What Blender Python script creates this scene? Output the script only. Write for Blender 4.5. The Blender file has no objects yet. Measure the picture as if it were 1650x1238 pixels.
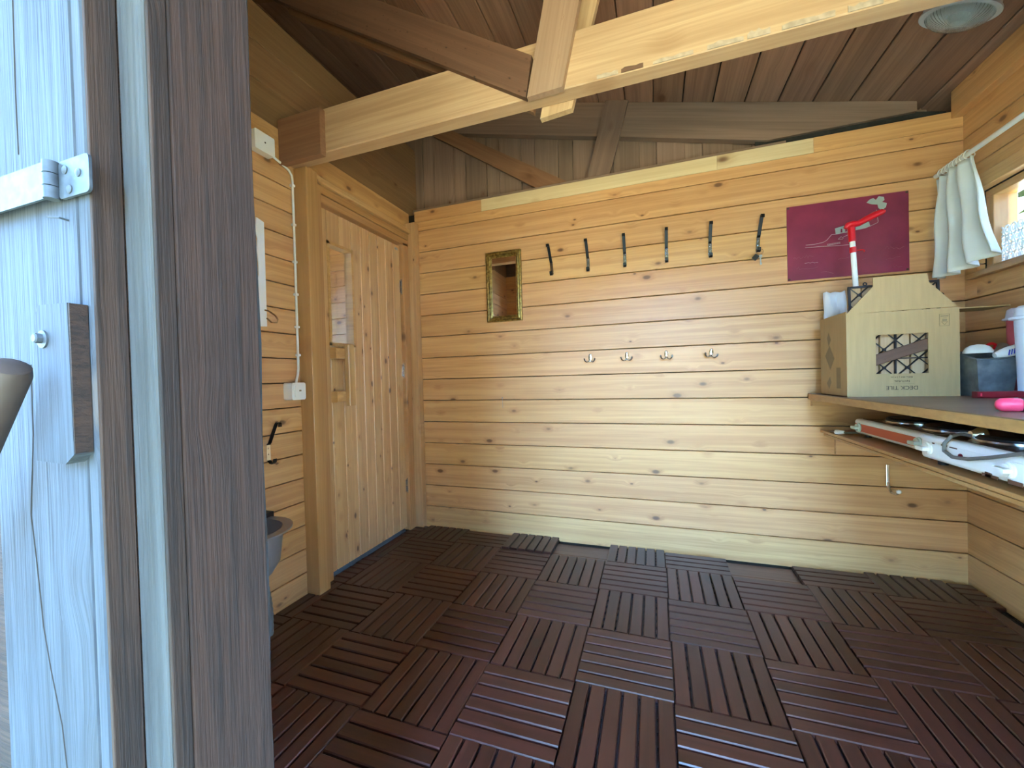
import bpy, math, random
from mathutils import Vector, Matrix
random.seed(7)
scene = bpy.context.scene
COL = scene.collection
PI = math.pi

# ------------------------------------------------------------------ camera
cam_d = bpy.data.cameras.new('camera')
cam_d.sensor_width = 36.0
cam_d.lens = 652.588 / 1650 * 36.0
cam_d.clip_start = 0.02
cam = bpy.data.objects.new('camera', cam_d)
COL.objects.link(cam)
_r, _d, _f = Vector((0.94338011, 0.33063303, -0.02675366)), Vector((-0.02064965, -0.02196099, -0.99954555)), Vector((-0.33107031, 0.94350385, -0.0138901))
_m = Matrix.Identity(4)
for i in range(3):
    _m[i][0] = _r[i]; _m[i][1] = -_d[i]; _m[i][2] = -_f[i]
_m[0][3], _m[1][3], _m[2][3] = -0.03792, -2.48553, 0.98599
cam.matrix_world = _m
scene.camera = cam

# ------------------------------------------------------------------ sky, sun, exposure
world = bpy.data.worlds.new('sky'); scene.world = world
world.use_nodes = True
bg = world.node_tree.nodes['Background']
bg.inputs[0].default_value = (0.25, 0.53, 1.0, 1)
bg.inputs[1].default_value = 16.5
sun_d = bpy.data.lights.new('sun', 'SUN'); sun_d.energy = 36.0; sun_d.angle = 0.01; sun_d.color = (1, 0.87, 0.72)
sun = bpy.data.objects.new('sun', sun_d); COL.objects.link(sun)
sun.rotation_euler = (math.radians(-38), math.radians(18), 0)     # high, from behind the hut: lights the lawn only
vs = scene.view_settings
vs.view_transform = 'Standard'; vs.look = 'None'; vs.gamma = 1.0
vs.exposure = 2.6

# ------------------------------------------------------------------ helpers
W = {}
def link(o, world_m=None, parent=None):
    COL.objects.link(o)
    world_m = Matrix.Identity(4) if world_m is None else world_m
    if parent is not None:
        o.parent = parent
        o.matrix_parent_inverse = W[parent.name].inverted()
    o.matrix_basis = world_m
    W[o.name] = world_m.copy()
    return o
def T(x, y, z): return Matrix.Translation((x, y, z))
def RX(a): return Matrix.Rotation(a, 4, 'X')
def RY(a): return Matrix.Rotation(a, 4, 'Y')
def RZ(a): return Matrix.Rotation(a, 4, 'Z')
def tag(o, label=None, cat=None, group=None, kind=None):
    if label: o['label'] = label
    if cat: o['category'] = cat
    if group: o['group'] = group
    if kind: o['kind'] = kind
    return o
def empty(name, loc, label=None, cat=None, group=None, kind=None, parent=None):
    o = bpy.data.objects.new(name, None); o.empty_display_size = 0.05
    link(o, T(*loc), parent)
    return tag(o, label, cat, group, kind)

class MB:
    def __init__(s): s.v = []; s.f = []; s.m = Matrix.Identity(4)
    def add(s, vs_, fs):
        n = len(s.v)
        s.v += [tuple(s.m @ Vector(p)) for p in vs_]
        s.f += [tuple(i + n for i in q) for q in fs]
        return s
    def box(s, a, b):
        (x0, y0, z0), (x1, y1, z1) = a, b
        x0, x1 = min(x0, x1), max(x0, x1); y0, y1 = min(y0, y1), max(y0, y1); z0, z1 = min(z0, z1), max(z0, z1)
        return s.add([(x0,y0,z0),(x1,y0,z0),(x1,y1,z0),(x0,y1,z0),(x0,y0,z1),(x1,y0,z1),(x1,y1,z1),(x0,y1,z1)],
                     [(0,3,2,1),(4,5,6,7),(0,1,5,4),(1,2,6,5),(2,3,7,6),(3,0,4,7)])
    def rbox(s, a, b, r=0.005, seg=3, axis='Z'):
        """box with its four edges along axis rounded"""
        lo = [min(p, q) for p, q in zip(a, b)]; hi = [max(p, q) for p, q in zip(a, b)]
        k = 'XYZ'.index(axis); i, j = [(1, 2), (2, 0), (0, 1)][k]
        pts = []
        for cx, cy, a0 in ((hi[i]-r, hi[j]-r, 0), (lo[i]+r, hi[j]-r, PI/2), (lo[i]+r, lo[j]+r, PI), (hi[i]-r, lo[j]+r, 1.5*PI)):
            for q in range(seg + 1):
                an = a0 + PI/2*q/seg
                pts.append((cx + r*math.cos(an), cy + r*math.sin(an)))
        n = len(pts); vs_ = []
        for h in (lo[k], hi[k]):
            for p in pts:
                c = [0, 0, 0]; c[i], c[j], c[k] = p[0], p[1], h
                vs_.append(c)
        return s.add(vs_, [tuple(range(n-1, -1, -1)), tuple(range(n, 2*n))] + [(q, (q+1) % n, n+(q+1) % n, n+q) for q in range(n)])
    def tube(s, pts, r, seg=8, cap=True, closed=False):
        pts = [Vector(p) for p in pts]; n = len(pts)
        rs = r if isinstance(r, (list, tuple)) else [r]*n
        up = Vector((0.123, 0.31, 0.94)).normalized(); vs_ = []; prev = None
        for i, p in enumerate(pts):
            if closed: d = (pts[(i+1) % n] - pts[i-1])
            else: d = pts[min(i+1, n-1)] - pts[max(i-1, 0)]
            d.normalize()
            if prev is None: a = d.cross(up).normalized()
            else: a = (prev - d*prev.dot(d)).normalized()
            prev = a; b = d.cross(a)
            for k in range(seg):
                an = 2*PI*k/seg
                vs_.append(p + (a*math.cos(an) + b*math.sin(an))*rs[i])
        fs = []
        for i in range(n if closed else n-1):
            i2 = (i+1) % n
            for k in range(seg):
                fs.append((i*seg+k, i*seg+(k+1) % seg, i2*seg+(k+1) % seg, i2*seg+k))
        if cap and not closed:
            fs.append(tuple(range(seg-1, -1, -1))); fs.append(tuple((n-1)*seg+k for k in range(seg)))
        return s.add(vs_, fs)
    def lathe(s, prof, seg=24, sx=1.0, sy=1.0, arc=2*PI):
        """profile of (radius, z) about local Z"""
        full = abs(arc - 2*PI) < 1e-6; cnt = seg if full else seg + 1
        vs_ = [(r*sx*math.cos(arc*k/seg), r*sy*math.sin(arc*k/seg), z) for r, z in prof for k in range(cnt)]
        fs = []
        for i in range(len(prof)-1):
            for k in range(seg):
                k2 = (k+1) % cnt
                fs.append((i*cnt+k, i*cnt+k2, (i+1)*cnt+k2, (i+1)*cnt+k))
        if full:
            if prof[0][0] > 1e-6: fs.append(tuple(range(cnt-1, -1, -1)))
            if prof[-1][0] > 1e-6: fs.append(tuple((len(prof)-1)*cnt+k for k in range(cnt)))
        return s.add(vs_, fs)
    def prism(s, poly, h0, h1, plane='XZ'):
        """polygon in a plane, extruded along the third axis from h0 to h1"""
        def P(p, h):
            if plane == 'XZ': return (p[0], h, p[1])
            if plane == 'XY': return (p[0], p[1], h)
            return (h, p[0], p[1])
        n = len(poly)
        area = sum(poly[i][0]*poly[(i+1) % n][1] - poly[(i+1) % n][0]*poly[i][1] for i in range(n))
        if area < 0: poly = poly[::-1]
        fl = plane == 'XZ'
        a = [P(p, h0) for p in poly] + [P(p, h1) for p in poly]
        bot, top = tuple(range(n)), tuple(range(n, 2*n))
        fs = [bot[::-1] if not fl else bot, top if not fl else top[::-1]]
        for i in range(n):
            q = (i, (i+1) % n, n+(i+1) % n, n+i)
            fs.append(q if not fl else q[::-1])
        return s.add(a, fs)
    def mesh(s, name, smooth=True, angle=35):
        me = bpy.data.meshes.new(name); me.from_pydata(s.v, [], s.f); me.validate()
        if smooth:
            me.polygons.foreach_set('use_smooth', [True]*len(me.polygons))
            me.set_sharp_from_angle(angle=math.radians(angle))
        return me
    def build(s, name, mat, parent=None, m=None, smooth=True, angle=35):
        o = bpy.data.objects.new(name, s.mesh(name, smooth, angle))
        o.data.materials.append(mat)
        return link(o, m, parent)

_cache = {}
def plank_mesh(L, Th, Wd, ch, mat):
    key = (round(L, 4), round(Th, 4), round(Wd, 4), round(ch, 4), mat.name)
    if key not in _cache:
        mb = MB(); h, w = Th/2, Wd/2
        sec = [(-h, -w+ch), (-h+ch, -w), (h-ch, -w), (h, -w+ch), (h, w-ch), (h-ch, w), (-h+ch, w), (-h, w-ch)]
        v = [(x, y, z) for x in (-L/2, L/2) for y, z in sec]
        mb.add(v, [tuple(range(7, -1, -1)), tuple(range(8, 16))] + [(i, (i+1) % 8, 8+(i+1) % 8, 8+i) for i in range(8)])
        me = mb.mesh('plank', smooth=False); me.materials.append(mat)
        _cache[key] = me
    return _cache[key]
def plank(name, mat, parent, p0, p1, wd, th, up=(0, 0, 1), ch=0.002):
    """board from p0 to p1 (centre line): local X length, Y thickness, Z width along up"""
    p0, p1 = Vector(p0), Vector(p1); x = (p1 - p0); L = x.length; x.normalize()
    z = Vector(up); z = (z - x*z.dot(x)).normalized(); y = z.cross(x)
    m = Matrix.Identity(4)
    for i in range(3): m[i][0] = x[i]; m[i][1] = y[i]; m[i][2] = z[i]
    m.translation = (p0 + p1)/2
    o = bpy.data.objects.new(name, plank_mesh(L, th, wd, ch, mat))
    return link(o, m, parent)
def member(name, mat, parent, poly, y0, y1, axis):
    """timber with an outline in the XZ plane, its grain along axis"""
    c = Vector((sum(p[0] for p in poly)/len(poly), 0, sum(p[1] for p in poly)/len(poly)))
    x = Vector((axis[0], 0, axis[1])).normalized(); y = Vector((0, 1, 0)); z = x.cross(y)
    m = Matrix.Identity(4)
    for i in range(3): m[i][0] = x[i]; m[i][1] = y[i]; m[i][2] = z[i]
    m.translation = (c.x, (y0+y1)/2, c.z)
    loc = []
    for p in poly:
        d = Vector((p[0], 0, p[1])) - c
        loc.append((d.dot(x), d.dot(z)))
    return MB().prism(loc, (y0-y1)/2, (y1-y0)/2, 'XZ').build(name, mat, parent, m, smooth=False)
def text(name, body, size, mat, parent, m):
    cu = bpy.data.curves.new(name, 'FONT'); cu.body = body; cu.size = size; cu.extrude = 0.0002
    cu.align_x = 'CENTER'; cu.align_y = 'CENTER'
    t = bpy.data.objects.new(name, cu); COL.objects.link(t)
    bpy.context.view_layer.update()
    me = bpy.data.meshes.new_from_object(t.evaluated_get(bpy.context.evaluated_depsgraph_get()))
    bpy.data.objects.remove(t); bpy.data.curves.remove(cu)
    me.materials.clear(); me.materials.append(mat)
    return link(bpy.data.objects.new(name, me), m, parent)
def copy_thing(src, m_new, label=None):
    r = src.copy(); COL.objects.link(r); old = W[src.name]; r.matrix_basis = m_new; W[r.name] = m_new.copy()
    if label: r['label'] = label
    def kids(a, b):
        for ch in list(a.children):
            c = ch.copy(); COL.objects.link(c); c.parent = b
            W[c.name] = m_new @ old.inverted() @ W[ch.name]
            kids(ch, c)
    kids(src, r)
    return r

# ------------------------------------------------------------------ materials
def nodes(name):
    m = bpy.data.materials.new(name); m.use_nodes = True
    nt = m.node_tree; return m, nt, nt.nodes['Principled BSDF'], nt.links
def wood(name, light, dark, knot=(0.16, 0.07, 0.03), rough=0.5, knots=0.45, var=0.12, coat=0.0, bump=0.12, contrast=1.0, gs=1.0, kscale=1.0):
    m, nt, P, L = nodes(name); N = nt.nodes.new
    def math_(op, a, b=None, c=None):
        n = N('ShaderNodeMath'); n.operation = op
        for i, q in enumerate((a, b, c)):
            if q is None: continue
            if isinstance(q, (int, float)): n.inputs[i].default_value = q
            else: L.new(q, n.inputs[i])
        return n.outputs[0]
    def rng(v, a, b, c, d):
        n = N('ShaderNodeMapRange'); n.interpolation_type = 'SMOOTHSTEP'
        L.new(v, n.inputs[0])
        for i, q in enumerate((a, b, c, d)): n.inputs[i+1].default_value = q
        return n.outputs[0]
    tc = N('ShaderNodeTexCoord'); oi = N('ShaderNodeObjectInfo')
    sc = N('ShaderNodeVectorMath'); sc.operation = 'SCALE'; sc.inputs[0].default_value = (31.7, 0.0, 53.3); L.new(oi.outputs['Random'], sc.inputs['Scale'])
    ad = N('ShaderNodeVectorMath'); ad.operation = 'ADD'; L.new(tc.outputs['Object'], ad.inputs[0]); L.new(sc.outputs[0], ad.inputs[1])
    mk = N('ShaderNodeVectorMath'); mk.operation = 'MULTIPLY'; L.new(ad.outputs[0], mk.inputs[0]); mk.inputs[1].default_value = (4.4*kscale, 0.8, 8.0*kscale)
    vo = N('ShaderNodeTexVoronoi'); vo.inputs['Scale'].default_value = 1; vo.inputs['Randomness'].default_value = 0.95; L.new(mk.outputs[0], vo.inputs['Vector'])
    d = vo.outputs['Distance']
    cs = N('ShaderNodeSeparateColor'); L.new(vo.outputs['Color'], cs.inputs[0])
    gate = math_('GREATER_THAN', cs.outputs[0], 1 - knots)
    size = math_('MULTIPLY_ADD', cs.outputs[1], 0.11, 0.075)
    kd = math_('DIVIDE', d, size)
    km = math_('MULTIPLY', rng(kd, 0.55, 1.15, 1, 0), gate)
    halo = math_('MULTIPLY', rng(d, 0.0, 0.42, 1, 0), gate)
    sp = N('ShaderNodeSeparateXYZ'); L.new(ad.outputs[0], sp.inputs[0])
    zz = math_('MULTIPLY_ADD', halo, 0.022, sp.outputs[2])
    def noise(sx, sy, sz, detail, dist):
        cb = N('ShaderNodeCombineXYZ')
        L.new(math_('MULTIPLY', sp.outputs[0], sx*gs), cb.inputs[0]); L.new(math_('MULTIPLY', sp.outputs[1], sy*gs), cb.inputs[1]); L.new(math_('MULTIPLY', zz, sz*gs), cb.inputs[2])
        n = N('ShaderNodeTexNoise'); n.inputs['Scale'].default_value = 1; n.inputs['Detail'].default_value = detail; n.inputs['Roughness'].default_value = 0.6; n.inputs['Distortion'].default_value = dist
        L.new(cb.outputs[0], n.inputs['Vector']); return n.outputs[0]
    g = noise(1.6, 30, 75, 4, 0.5); b = noise(0.7, 5, 17, 3, 0.9)
    t = math_('ADD', math_('MULTIPLY', g, 0.5), math_('MULTIPLY', b, 0.5))
    tt = rng(t, 0.5 - 0.22/contrast, 0.5 + 0.22/contrast, 0, 1)
    mx = N('ShaderNodeMix'); mx.data_type = 'RGBA'; L.new(tt, mx.inputs[0]); mx.inputs[6].default_value = (*light, 1); mx.inputs[7].default_value = (*dark, 1)
    r2 = math_('FRACT', math_('MULTIPLY', oi.outputs['Random'], 7.131))
    r3 = math_('FRACT', math_('MULTIPLY', oi.outputs['Random'], 13.77))
    hs = N('ShaderNodeHueSaturation'); L.new(mx.outputs[2], hs.inputs['Color'])
    L.new(math_('MULTIPLY_ADD', r2, 2*var, 1 - var), hs.inputs['Value']); L.new(math_('MULTIPLY_ADD', r3, 0.007, 0.4965), hs.inputs['Hue'])
    mk2 = N('ShaderNodeMix'); mk2.data_type = 'RGBA'; L.new(math_('MULTIPLY', km, 0.9), mk2.inputs[0]); L.new(hs.outputs[0], mk2.inputs[6]); mk2.inputs[7].default_value = (*knot, 1)
    hm = N('ShaderNodeMix'); hm.data_type = 'RGBA'; hm.blend_type = 'MULTIPLY'; L.new(math_('MULTIPLY', rng(kd, 0.9, 2.4, 1, 0), math_('MULTIPLY', gate, 0.35)), hm.inputs[0]); L.new(mk2.outputs[2], hm.inputs[6]); hm.inputs[7].default_value = (0.6, 0.42, 0.28, 1)
    L.new(hm.outputs[2], P.inputs['Base Color'])
    P.inputs['Roughness'].default_value = rough; P.inputs['Coat Weight'].default_value = coat; P.inputs['Coat Roughness'].default_value = 0.3
    bm = N('ShaderNodeBump'); bm.inputs['Strength'].default_value = bump; bm.inputs['Distance'].default_value = 0.004
    L.new(t, bm.inputs['Height']); L.new(bm.outputs[0], P.inputs['Normal'])
    return m
def plain(name, col, rough=0.5, metal=0.0, var=0.0, scale=30.0, trans=0.0, col2=None, bump=0.0, alpha=1.0, stretch=(1, 1, 1), ior=1.45, sss=0.0):
    m, nt, P, L = nodes(name); N = nt.nodes.new
    P.inputs['Base Color'].default_value = (*col, 1); P.inputs['Roughness'].default_value = rough; P.inputs['Metallic'].default_value = metal
    P.inputs['Transmission Weight'].default_value = trans; P.inputs['IOR'].default_value = ior
    if alpha < 1: P.inputs['Alpha'].default_value = alpha
    if var or col2 or bump:
        tc = N('ShaderNodeTexCoord'); mp = N('ShaderNodeMapping'); mp.inputs['Scale'].default_value = stretch; L.new(tc.outputs['Object'], mp.inputs[0])
        n = N('ShaderNodeTexNoise'); n.inputs['Scale'].default_value = scale; n.inputs['Detail'].default_value = 5; L.new(mp.outputs[0], n.inputs['Vector'])
        mr = N('ShaderNodeMapRange'); mr.inputs[1].default_value = 0.36; mr.inputs[2].default_value = 0.64; L.new(n.outputs[0], mr.inputs[0])
        c2 = col2 if col2 else tuple(c*(1 - var) for c in col)
        mx = N('ShaderNodeMix'); mx.data_type = 'RGBA'; L.new(mr.outputs[0], mx.inputs[0]); mx.inputs[6].default_value = (*col, 1); mx.inputs[7].default_value = (*c2, 1)
        L.new(mx.outputs[2], P.inputs['Base Color'])
        if bump:
            bm = N('ShaderNodeBump'); bm.inputs['Strength'].default_value = bump; bm.inputs['Distance'].default_value = 0.003
            L.new(n.outputs[0], bm.inputs['Height']); L.new(bm.outputs[0], P.inputs['Normal'])
    return m

M = {}
M['pine'] = wood('pine_varnished', (0.67, 0.375, 0.16), (0.51, 0.255, 0.095), rough=0.42, coat=0.35, var=0.055, knots=0.68, kscale=1.65, contrast=1.45, knot=(0.13, 0.05, 0.018))
M['pine_pale'] = wood('pine_bare', (0.72, 0.57, 0.34), (0.60, 0.44, 0.24), rough=0.6, var=0.05, knots=0.3)
M['door'] = wood('pine_door', (0.62, 0.37, 0.17), (0.46, 0.245, 0.10), rough=0.4, coat=0.4, var=0.09, knots=0.95, kscale=2.0, contrast=1.4, knot=(0.10, 0.035, 0.012))
M['trim'] = wood('pine_trim', (0.52, 0.28, 0.11), (0.36, 0.17, 0.06), rough=0.42, coat=0.12, var=0.08, knots=0.3)
M['beam'] = wood('beam_pine', (0.55, 0.37, 0.215), (0.40, 0.245, 0.13), rough=0.65, var=0.05, knots=0.3, contrast=1.3)
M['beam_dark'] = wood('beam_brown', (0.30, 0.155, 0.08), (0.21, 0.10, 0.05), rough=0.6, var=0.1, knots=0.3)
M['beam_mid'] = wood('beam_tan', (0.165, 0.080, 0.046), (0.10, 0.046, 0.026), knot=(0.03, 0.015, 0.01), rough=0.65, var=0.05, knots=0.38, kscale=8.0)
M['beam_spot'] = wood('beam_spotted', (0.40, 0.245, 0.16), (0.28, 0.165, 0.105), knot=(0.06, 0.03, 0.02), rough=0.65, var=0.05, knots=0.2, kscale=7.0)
M['roof'] = wood('roof_board', (0.40, 0.225, 0.15), (0.22, 0.118, 0.078), rough=0.6, var=0.22, knots=0.3)
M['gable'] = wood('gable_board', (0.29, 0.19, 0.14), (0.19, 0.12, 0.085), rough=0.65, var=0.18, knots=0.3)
M['attic'] = wood('attic_board', (0.30, 0.17, 0.08), (0.21, 0.11, 0.05), rough=0.55, var=0.1, knots=0.35)
M['slat'] = wood('acacia_slat', (0.066, 0.019, 0.012), (0.030, 0.009, 0.006), knot=(0.02, 0.01, 0.008), rough=0.33, knots=0.3, var=0.28, coat=0.15, bump=0.1)
M['floorboard'] = wood('floor_board', (0.20, 0.11, 0.065), (0.12, 0.06, 0.035), rough=0.4, knots=0.2)
M['grey_dark'] = wood('weathered_dark', (0.043, 0.0195, 0.0095), (0.013, 0.006, 0.0031), knot=(0.008, 0.005, 0.004), rough=0.85, knots=0.3, bump=0.8, contrast=1.5, gs=3.2)
M['grey_pale'] = wood('weathered_pale', (0.050, 0.061, 0.073), (0.019, 0.024, 0.030), knot=(0.03, 0.032, 0.035), rough=0.85, knots=0.3, bump=0.9, contrast=1.35, gs=2.3, var=0.06)
M['grey_batten'] = wood('weathered_batten', (0.066, 0.066, 0.060), (0.034, 0.034, 0.031), knot=(0.025, 0.026, 0.03), rough=0.85, knots=0.3, bump=0.9, contrast=1.2, gs=2.3, var=0.03)
M['grey_block'] = wood('weathered_block', (0.052, 0.062, 0.073), (0.022, 0.027, 0.032), knot=(0.1, 0.09, 0.08), rough=0.9, knots=0.2, bump=0.7, contrast=1.4, gs=1.6)
M['shelf'] = wood('shelf_board', (0.50, 0.27, 0.09), (0.36, 0.18, 0.06), rough=0.35, knots=0.0, var=0.05)
M['shelf_top'] = wood('shelf_veneer', (0.20, 0.12, 0.07), (0.14, 0.08, 0.045), rough=0.4, knots=0.0, var=0.05)
M['handle'] = wood('pine_handle', (0.58, 0.34, 0.13), (0.42, 0.22, 0.08), rough=0.4, knots=0.1)
M['dark'] = plain('dark_gap', (0.02, 0.014, 0.01), 0.9)
M['felt'] = plain('roofing_felt', (0.035, 0.035, 0.035), 0.9, var=0.4, bump=0.3)
M['plastic_black'] = plain('black_plastic', (0.012, 0.011, 0.016), 0.45)
M['white'] = plain('white_plastic', (0.78, 0.77, 0.73), 0.4)
M['white_enamel'] = plain('white_enamel', (0.80, 0.80, 0.79), 0.3)
M['rust'] = plain('rust', (0.14, 0.06, 0.035), 0.9, var=0.4)
M['chrome'] = plain('chrome', (0.72, 0.72, 0.74), 0.18, 1.0)
M['steel'] = plain('brushed_steel', (0.45, 0.45, 0.46), 0.35, 1.0, var=0.2)
M['basin'] = plain('basin_steel', (0.30, 0.28, 0.265), 0.35, 0.45)
M['black_metal'] = plain('black_metal', (0.018, 0.018, 0.022), 0.3, 0.6)
M['zinc'] = plain('galvanised', (0.46, 0.50, 0.54), 0.45, 0.85, col2=(0.30, 0.34, 0.37), scale=40)
M['zinc_dull'] = plain('weathered_zinc', (0.075, 0.09, 0.105), 0.6, 0.3, col2=(0.045, 0.056, 0.067), scale=60)
M['tin'] = plain('dull_tin', (0.27, 0.32, 0.35), 0.5, 0.7, col2=(0.17, 0.2, 0.23), scale=25)
M['gold'] = plain('gold_frame', (0.50, 0.33, 0.09), 0.35, 0.8, col2=(0.2, 0.12, 0.03), scale=60)
M['mirror'] = plain('mirror', (0.9, 0.9, 0.9), 0.01, 1.0)
M['glass'] = plain('glass', (1, 1, 1), 0.0, trans=1.0)
M['card'] = plain('cardboard', (0.46, 0.305, 0.14), 0.8, var=0.08, scale=14, stretch=(7, 7, 0.6))
M['ink'] = plain('ink', (0.07, 0.05, 0.03), 0.8)
M['ink_soft'] = plain('ink_faded', (0.25, 0.18, 0.095), 0.8)
M['maroon'] = plain('maroon_sheet', (0.26, 0.035, 0.075), 0.28, 0.0, col2=(0.17, 0.025, 0.055), scale=5)
M['engrave'] = plain('engraved_line', (0.46, 0.36, 0.37), 0.5)
M['engrave_soft'] = plain('engraved_faint', (0.27, 0.09, 0.11), 0.5)
M['engrave_fill'] = plain('engraved_fill', (0.33, 0.38, 0.34), 0.5)
M['red'] = plain('red_plastic', (0.62, 0.008, 0.018), 0.3)
M['dark_red'] = plain('dark_red_plastic', (0.22, 0.008, 0.02), 0.3)
M['pink'] = plain('pink_plastic', (0.85, 0.06, 0.13), 0.35)
M['blue'] = plain('blue_plastic', (0.03, 0.05, 0.50), 0.4)
M['tub_pink'] = plain('pink_tub', (0.55, 0.10, 0.12), 0.4)
M['tub_lid'] = plain('lilac_lid', (0.60, 0.54, 0.62), 0.4)
M['tub_white'] = plain('white_tub', (0.70, 0.74, 0.85), 0.4)
M['cloth'] = plain('white_cloth', (0.68, 0.70, 0.68), 0.9, var=0.06, scale=12, bump=0.2)
M['lace'] = plain('lace_thread', (0.8, 0.8, 0.8), 0.9)
M['paper'] = plain('white_paper', (0.74, 0.73, 0.76), 0.8, bump=0.6, scale=18)
M['orange'] = plain('orange_panel', (0.56, 0.075, 0.018), 0.4)
M['mint'] = plain('mint_knob', (0.58, 0.66, 0.58), 0.35)
M['burner'] = plain('cast_iron', (0.012, 0.01, 0.011), 0.35, 0.3)
M['stove_top'] = plain('dark_enamel', (0.035, 0.025, 0.022), 0.2, 0.3)
M['cord'] = plain('grey_cord', (0.13, 0.125, 0.12), 0.5)
M['brown_handle'] = plain('brown_wood_handle', (0.062, 0.042, 0.032), 0.6, var=0.25, scale=20, stretch=(1, 1, 0.2))
M['grass'] = plain('grass', (0.25, 0.21, 0.08), 0.9, col2=(0.31, 0.25, 0.13), scale=3)
M['needles'] = plain('spruce_needles', (0.025, 0.05, 0.018), 0.8, var=0.4, scale=4)
M['leaf'] = plain('leaf', (0.10, 0.20, 0.04), 0.7, var=0.5, scale=6)
M['bark'] = plain('birch_bark', (0.5, 0.48, 0.43), 0.8, col2=(0.2, 0.18, 0.15), scale=9)
M['lamp_base'] = plain('lamp_base', (0.62, 0.63, 0.64), 0.45)
M['lamp_glass'] = plain('ribbed_glass', (0.92, 0.96, 0.97), 0.08, trans=0.9)
M['flake'] = plain('flaking_wood', (0.50, 0.38, 0.28), 0.8, var=0.3, scale=40)
M['brass'] = plain('brass', (0.40, 0.24, 0.12), 0.35, 0.9)

# ------------------------------------------------------------------ room constants
YB, XL, XR, YF = -0.078, -1.60, 1.293, -2.032      # back wall, door wall, window wall, front wall (inner faces)
SL = 0.244
def zr(x): return 2.228 + SL*(XR - x)               # roof underside
BW, Z0 = 0.1438, 0.132                              # wall board module
GAP = 0.0042

# ------------------------------------------------------------------ ground outside
tag(MB().box((-40, -40, -0.45), (40, 40, -0.25)).build('lawn', M['grass'], smooth=False), 'green lawn outside the hut', 'lawn', kind='structure')

# spruces across the yard, added out of view and shaped to block low sky
def spruce(x, y, h, rad, label, src=[]):
    if not src:
        t = empty('shading_spruce', (0, 0, 0), label, 'tree', 'spruces across the yard')
        MB().tube([(0, 0, 0), (0, 0, 0.5), (0, 0, 0.97)], [0.022, 0.018, 0.004], 8).build('trunk', M['bark'], t)
        mb = MB(); n = 26
        for l in range(14):
            z0 = 0.04 + 0.066*l; r = 1 - (l/14.5)**2.4; v = [(0, 0, z0+0.13)]; 
            for k in range(n):
                q = r*(1.0 if k % 2 else 0.72)*random.uniform(0.9, 1.05); v.append((q*math.cos(2*PI*k/n), q*math.sin(2*PI*k/n), z0-0.012*(k % 2)))
            mb.add(v, [(0, 1+k, 1+(k+1) % n) for k in range(n)])
        mb.build('foliage', M['needles'], t, smooth=False)
        t.matrix_basis = T(x, y, -0.25) @ Matrix.Diagonal((rad, rad, h, 1)); src.append(t); return
    t = src[0].copy(); COL.objects.link(t); t['label'] = label; t.matrix_basis = T(x, y, -0.25) @ RZ(random.uniform(0, 6)) @ Matrix.Diagonal((rad, rad, h, 1))
    for ch in list(src[0].children):
        c_ = ch.copy(); COL.objects.link(c_); c_.parent = t
for x, y, h, r, lb in ((-2.05, -9.6, 12.5, 1.9, 'added dark spruce in the front row left of the yard gap, first from the gap'),
                   (-5.6, -9.2, 12.5, 1.9, 'added dark spruce in the front row left of the yard gap, second from the gap'),
                   (-8.6, -7.2, 12.5, 1.9, 'added dark spruce in the front row left of the yard gap, third from the gap'),
                   (-3.9, -13.0, 17, 2.3, 'tall added spruce in the rear row left of the yard gap, first from the gap'),
                   (-9.4, -13.2, 17, 2.3, 'tall added spruce in the rear row left of the yard gap, second from the gap'),
                   (-13.4, -9.0, 17, 2.3, 'tall added spruce in the rear row left of the yard gap, third from the gap'),
                   (3.0, -9.6, 12.5, 1.75, 'added dark spruce in the front row right of the yard gap, first from the gap'),
                   (6.2, -8.6, 12.5, 1.75, 'added dark spruce in the front row right of the yard gap, second from the gap'),
                   (8.9, -6.4, 12.5, 1.75, 'added dark spruce in the front row right of the yard gap, third from the gap'),
                   (5.0, -12.5, 17, 2.2, 'tall added spruce in the rear row right of the yard gap, first from the gap'),
                   (9.2, -10.4, 17, 2.2, 'tall added spruce in the rear row right of the yard gap, second from the gap'),
                   (6.4, -0.6, 9.0, 1.8, 'dark spruce outside the window wall, first from the window'),
                   (10.2, -2.6, 13, 2.0, 'dark spruce outside the window wall, second from the window'),
                   (-3.7, -30, 9.5, 2.4, 'added dark spruce at the far end of the yard gap, first from the left'),
                   (1.5, -30, 9.8, 2.4, 'added dark spruce at the far end of the yard gap, second from the left'),
                   (6.7, -30, 9.5, 2.4, 'added dark spruce at the far end of the yard gap, third from the left'),
                   (-1.1, -36.5, 12.2, 2.4, 'added dark spruce at the far end of the yard gap, fourth from the left'),
                   (4.1, -36.5, 12.2, 2.4, 'added dark spruce at the far end of the yard gap, fifth from the left'),
                   (5.4, 3.4, 11.0, 1.9, 'added dark spruce outside the window wall, third from the window')): spruce(x, y, h, r, lb)  # this last one added to throw its shade over the lawn

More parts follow.
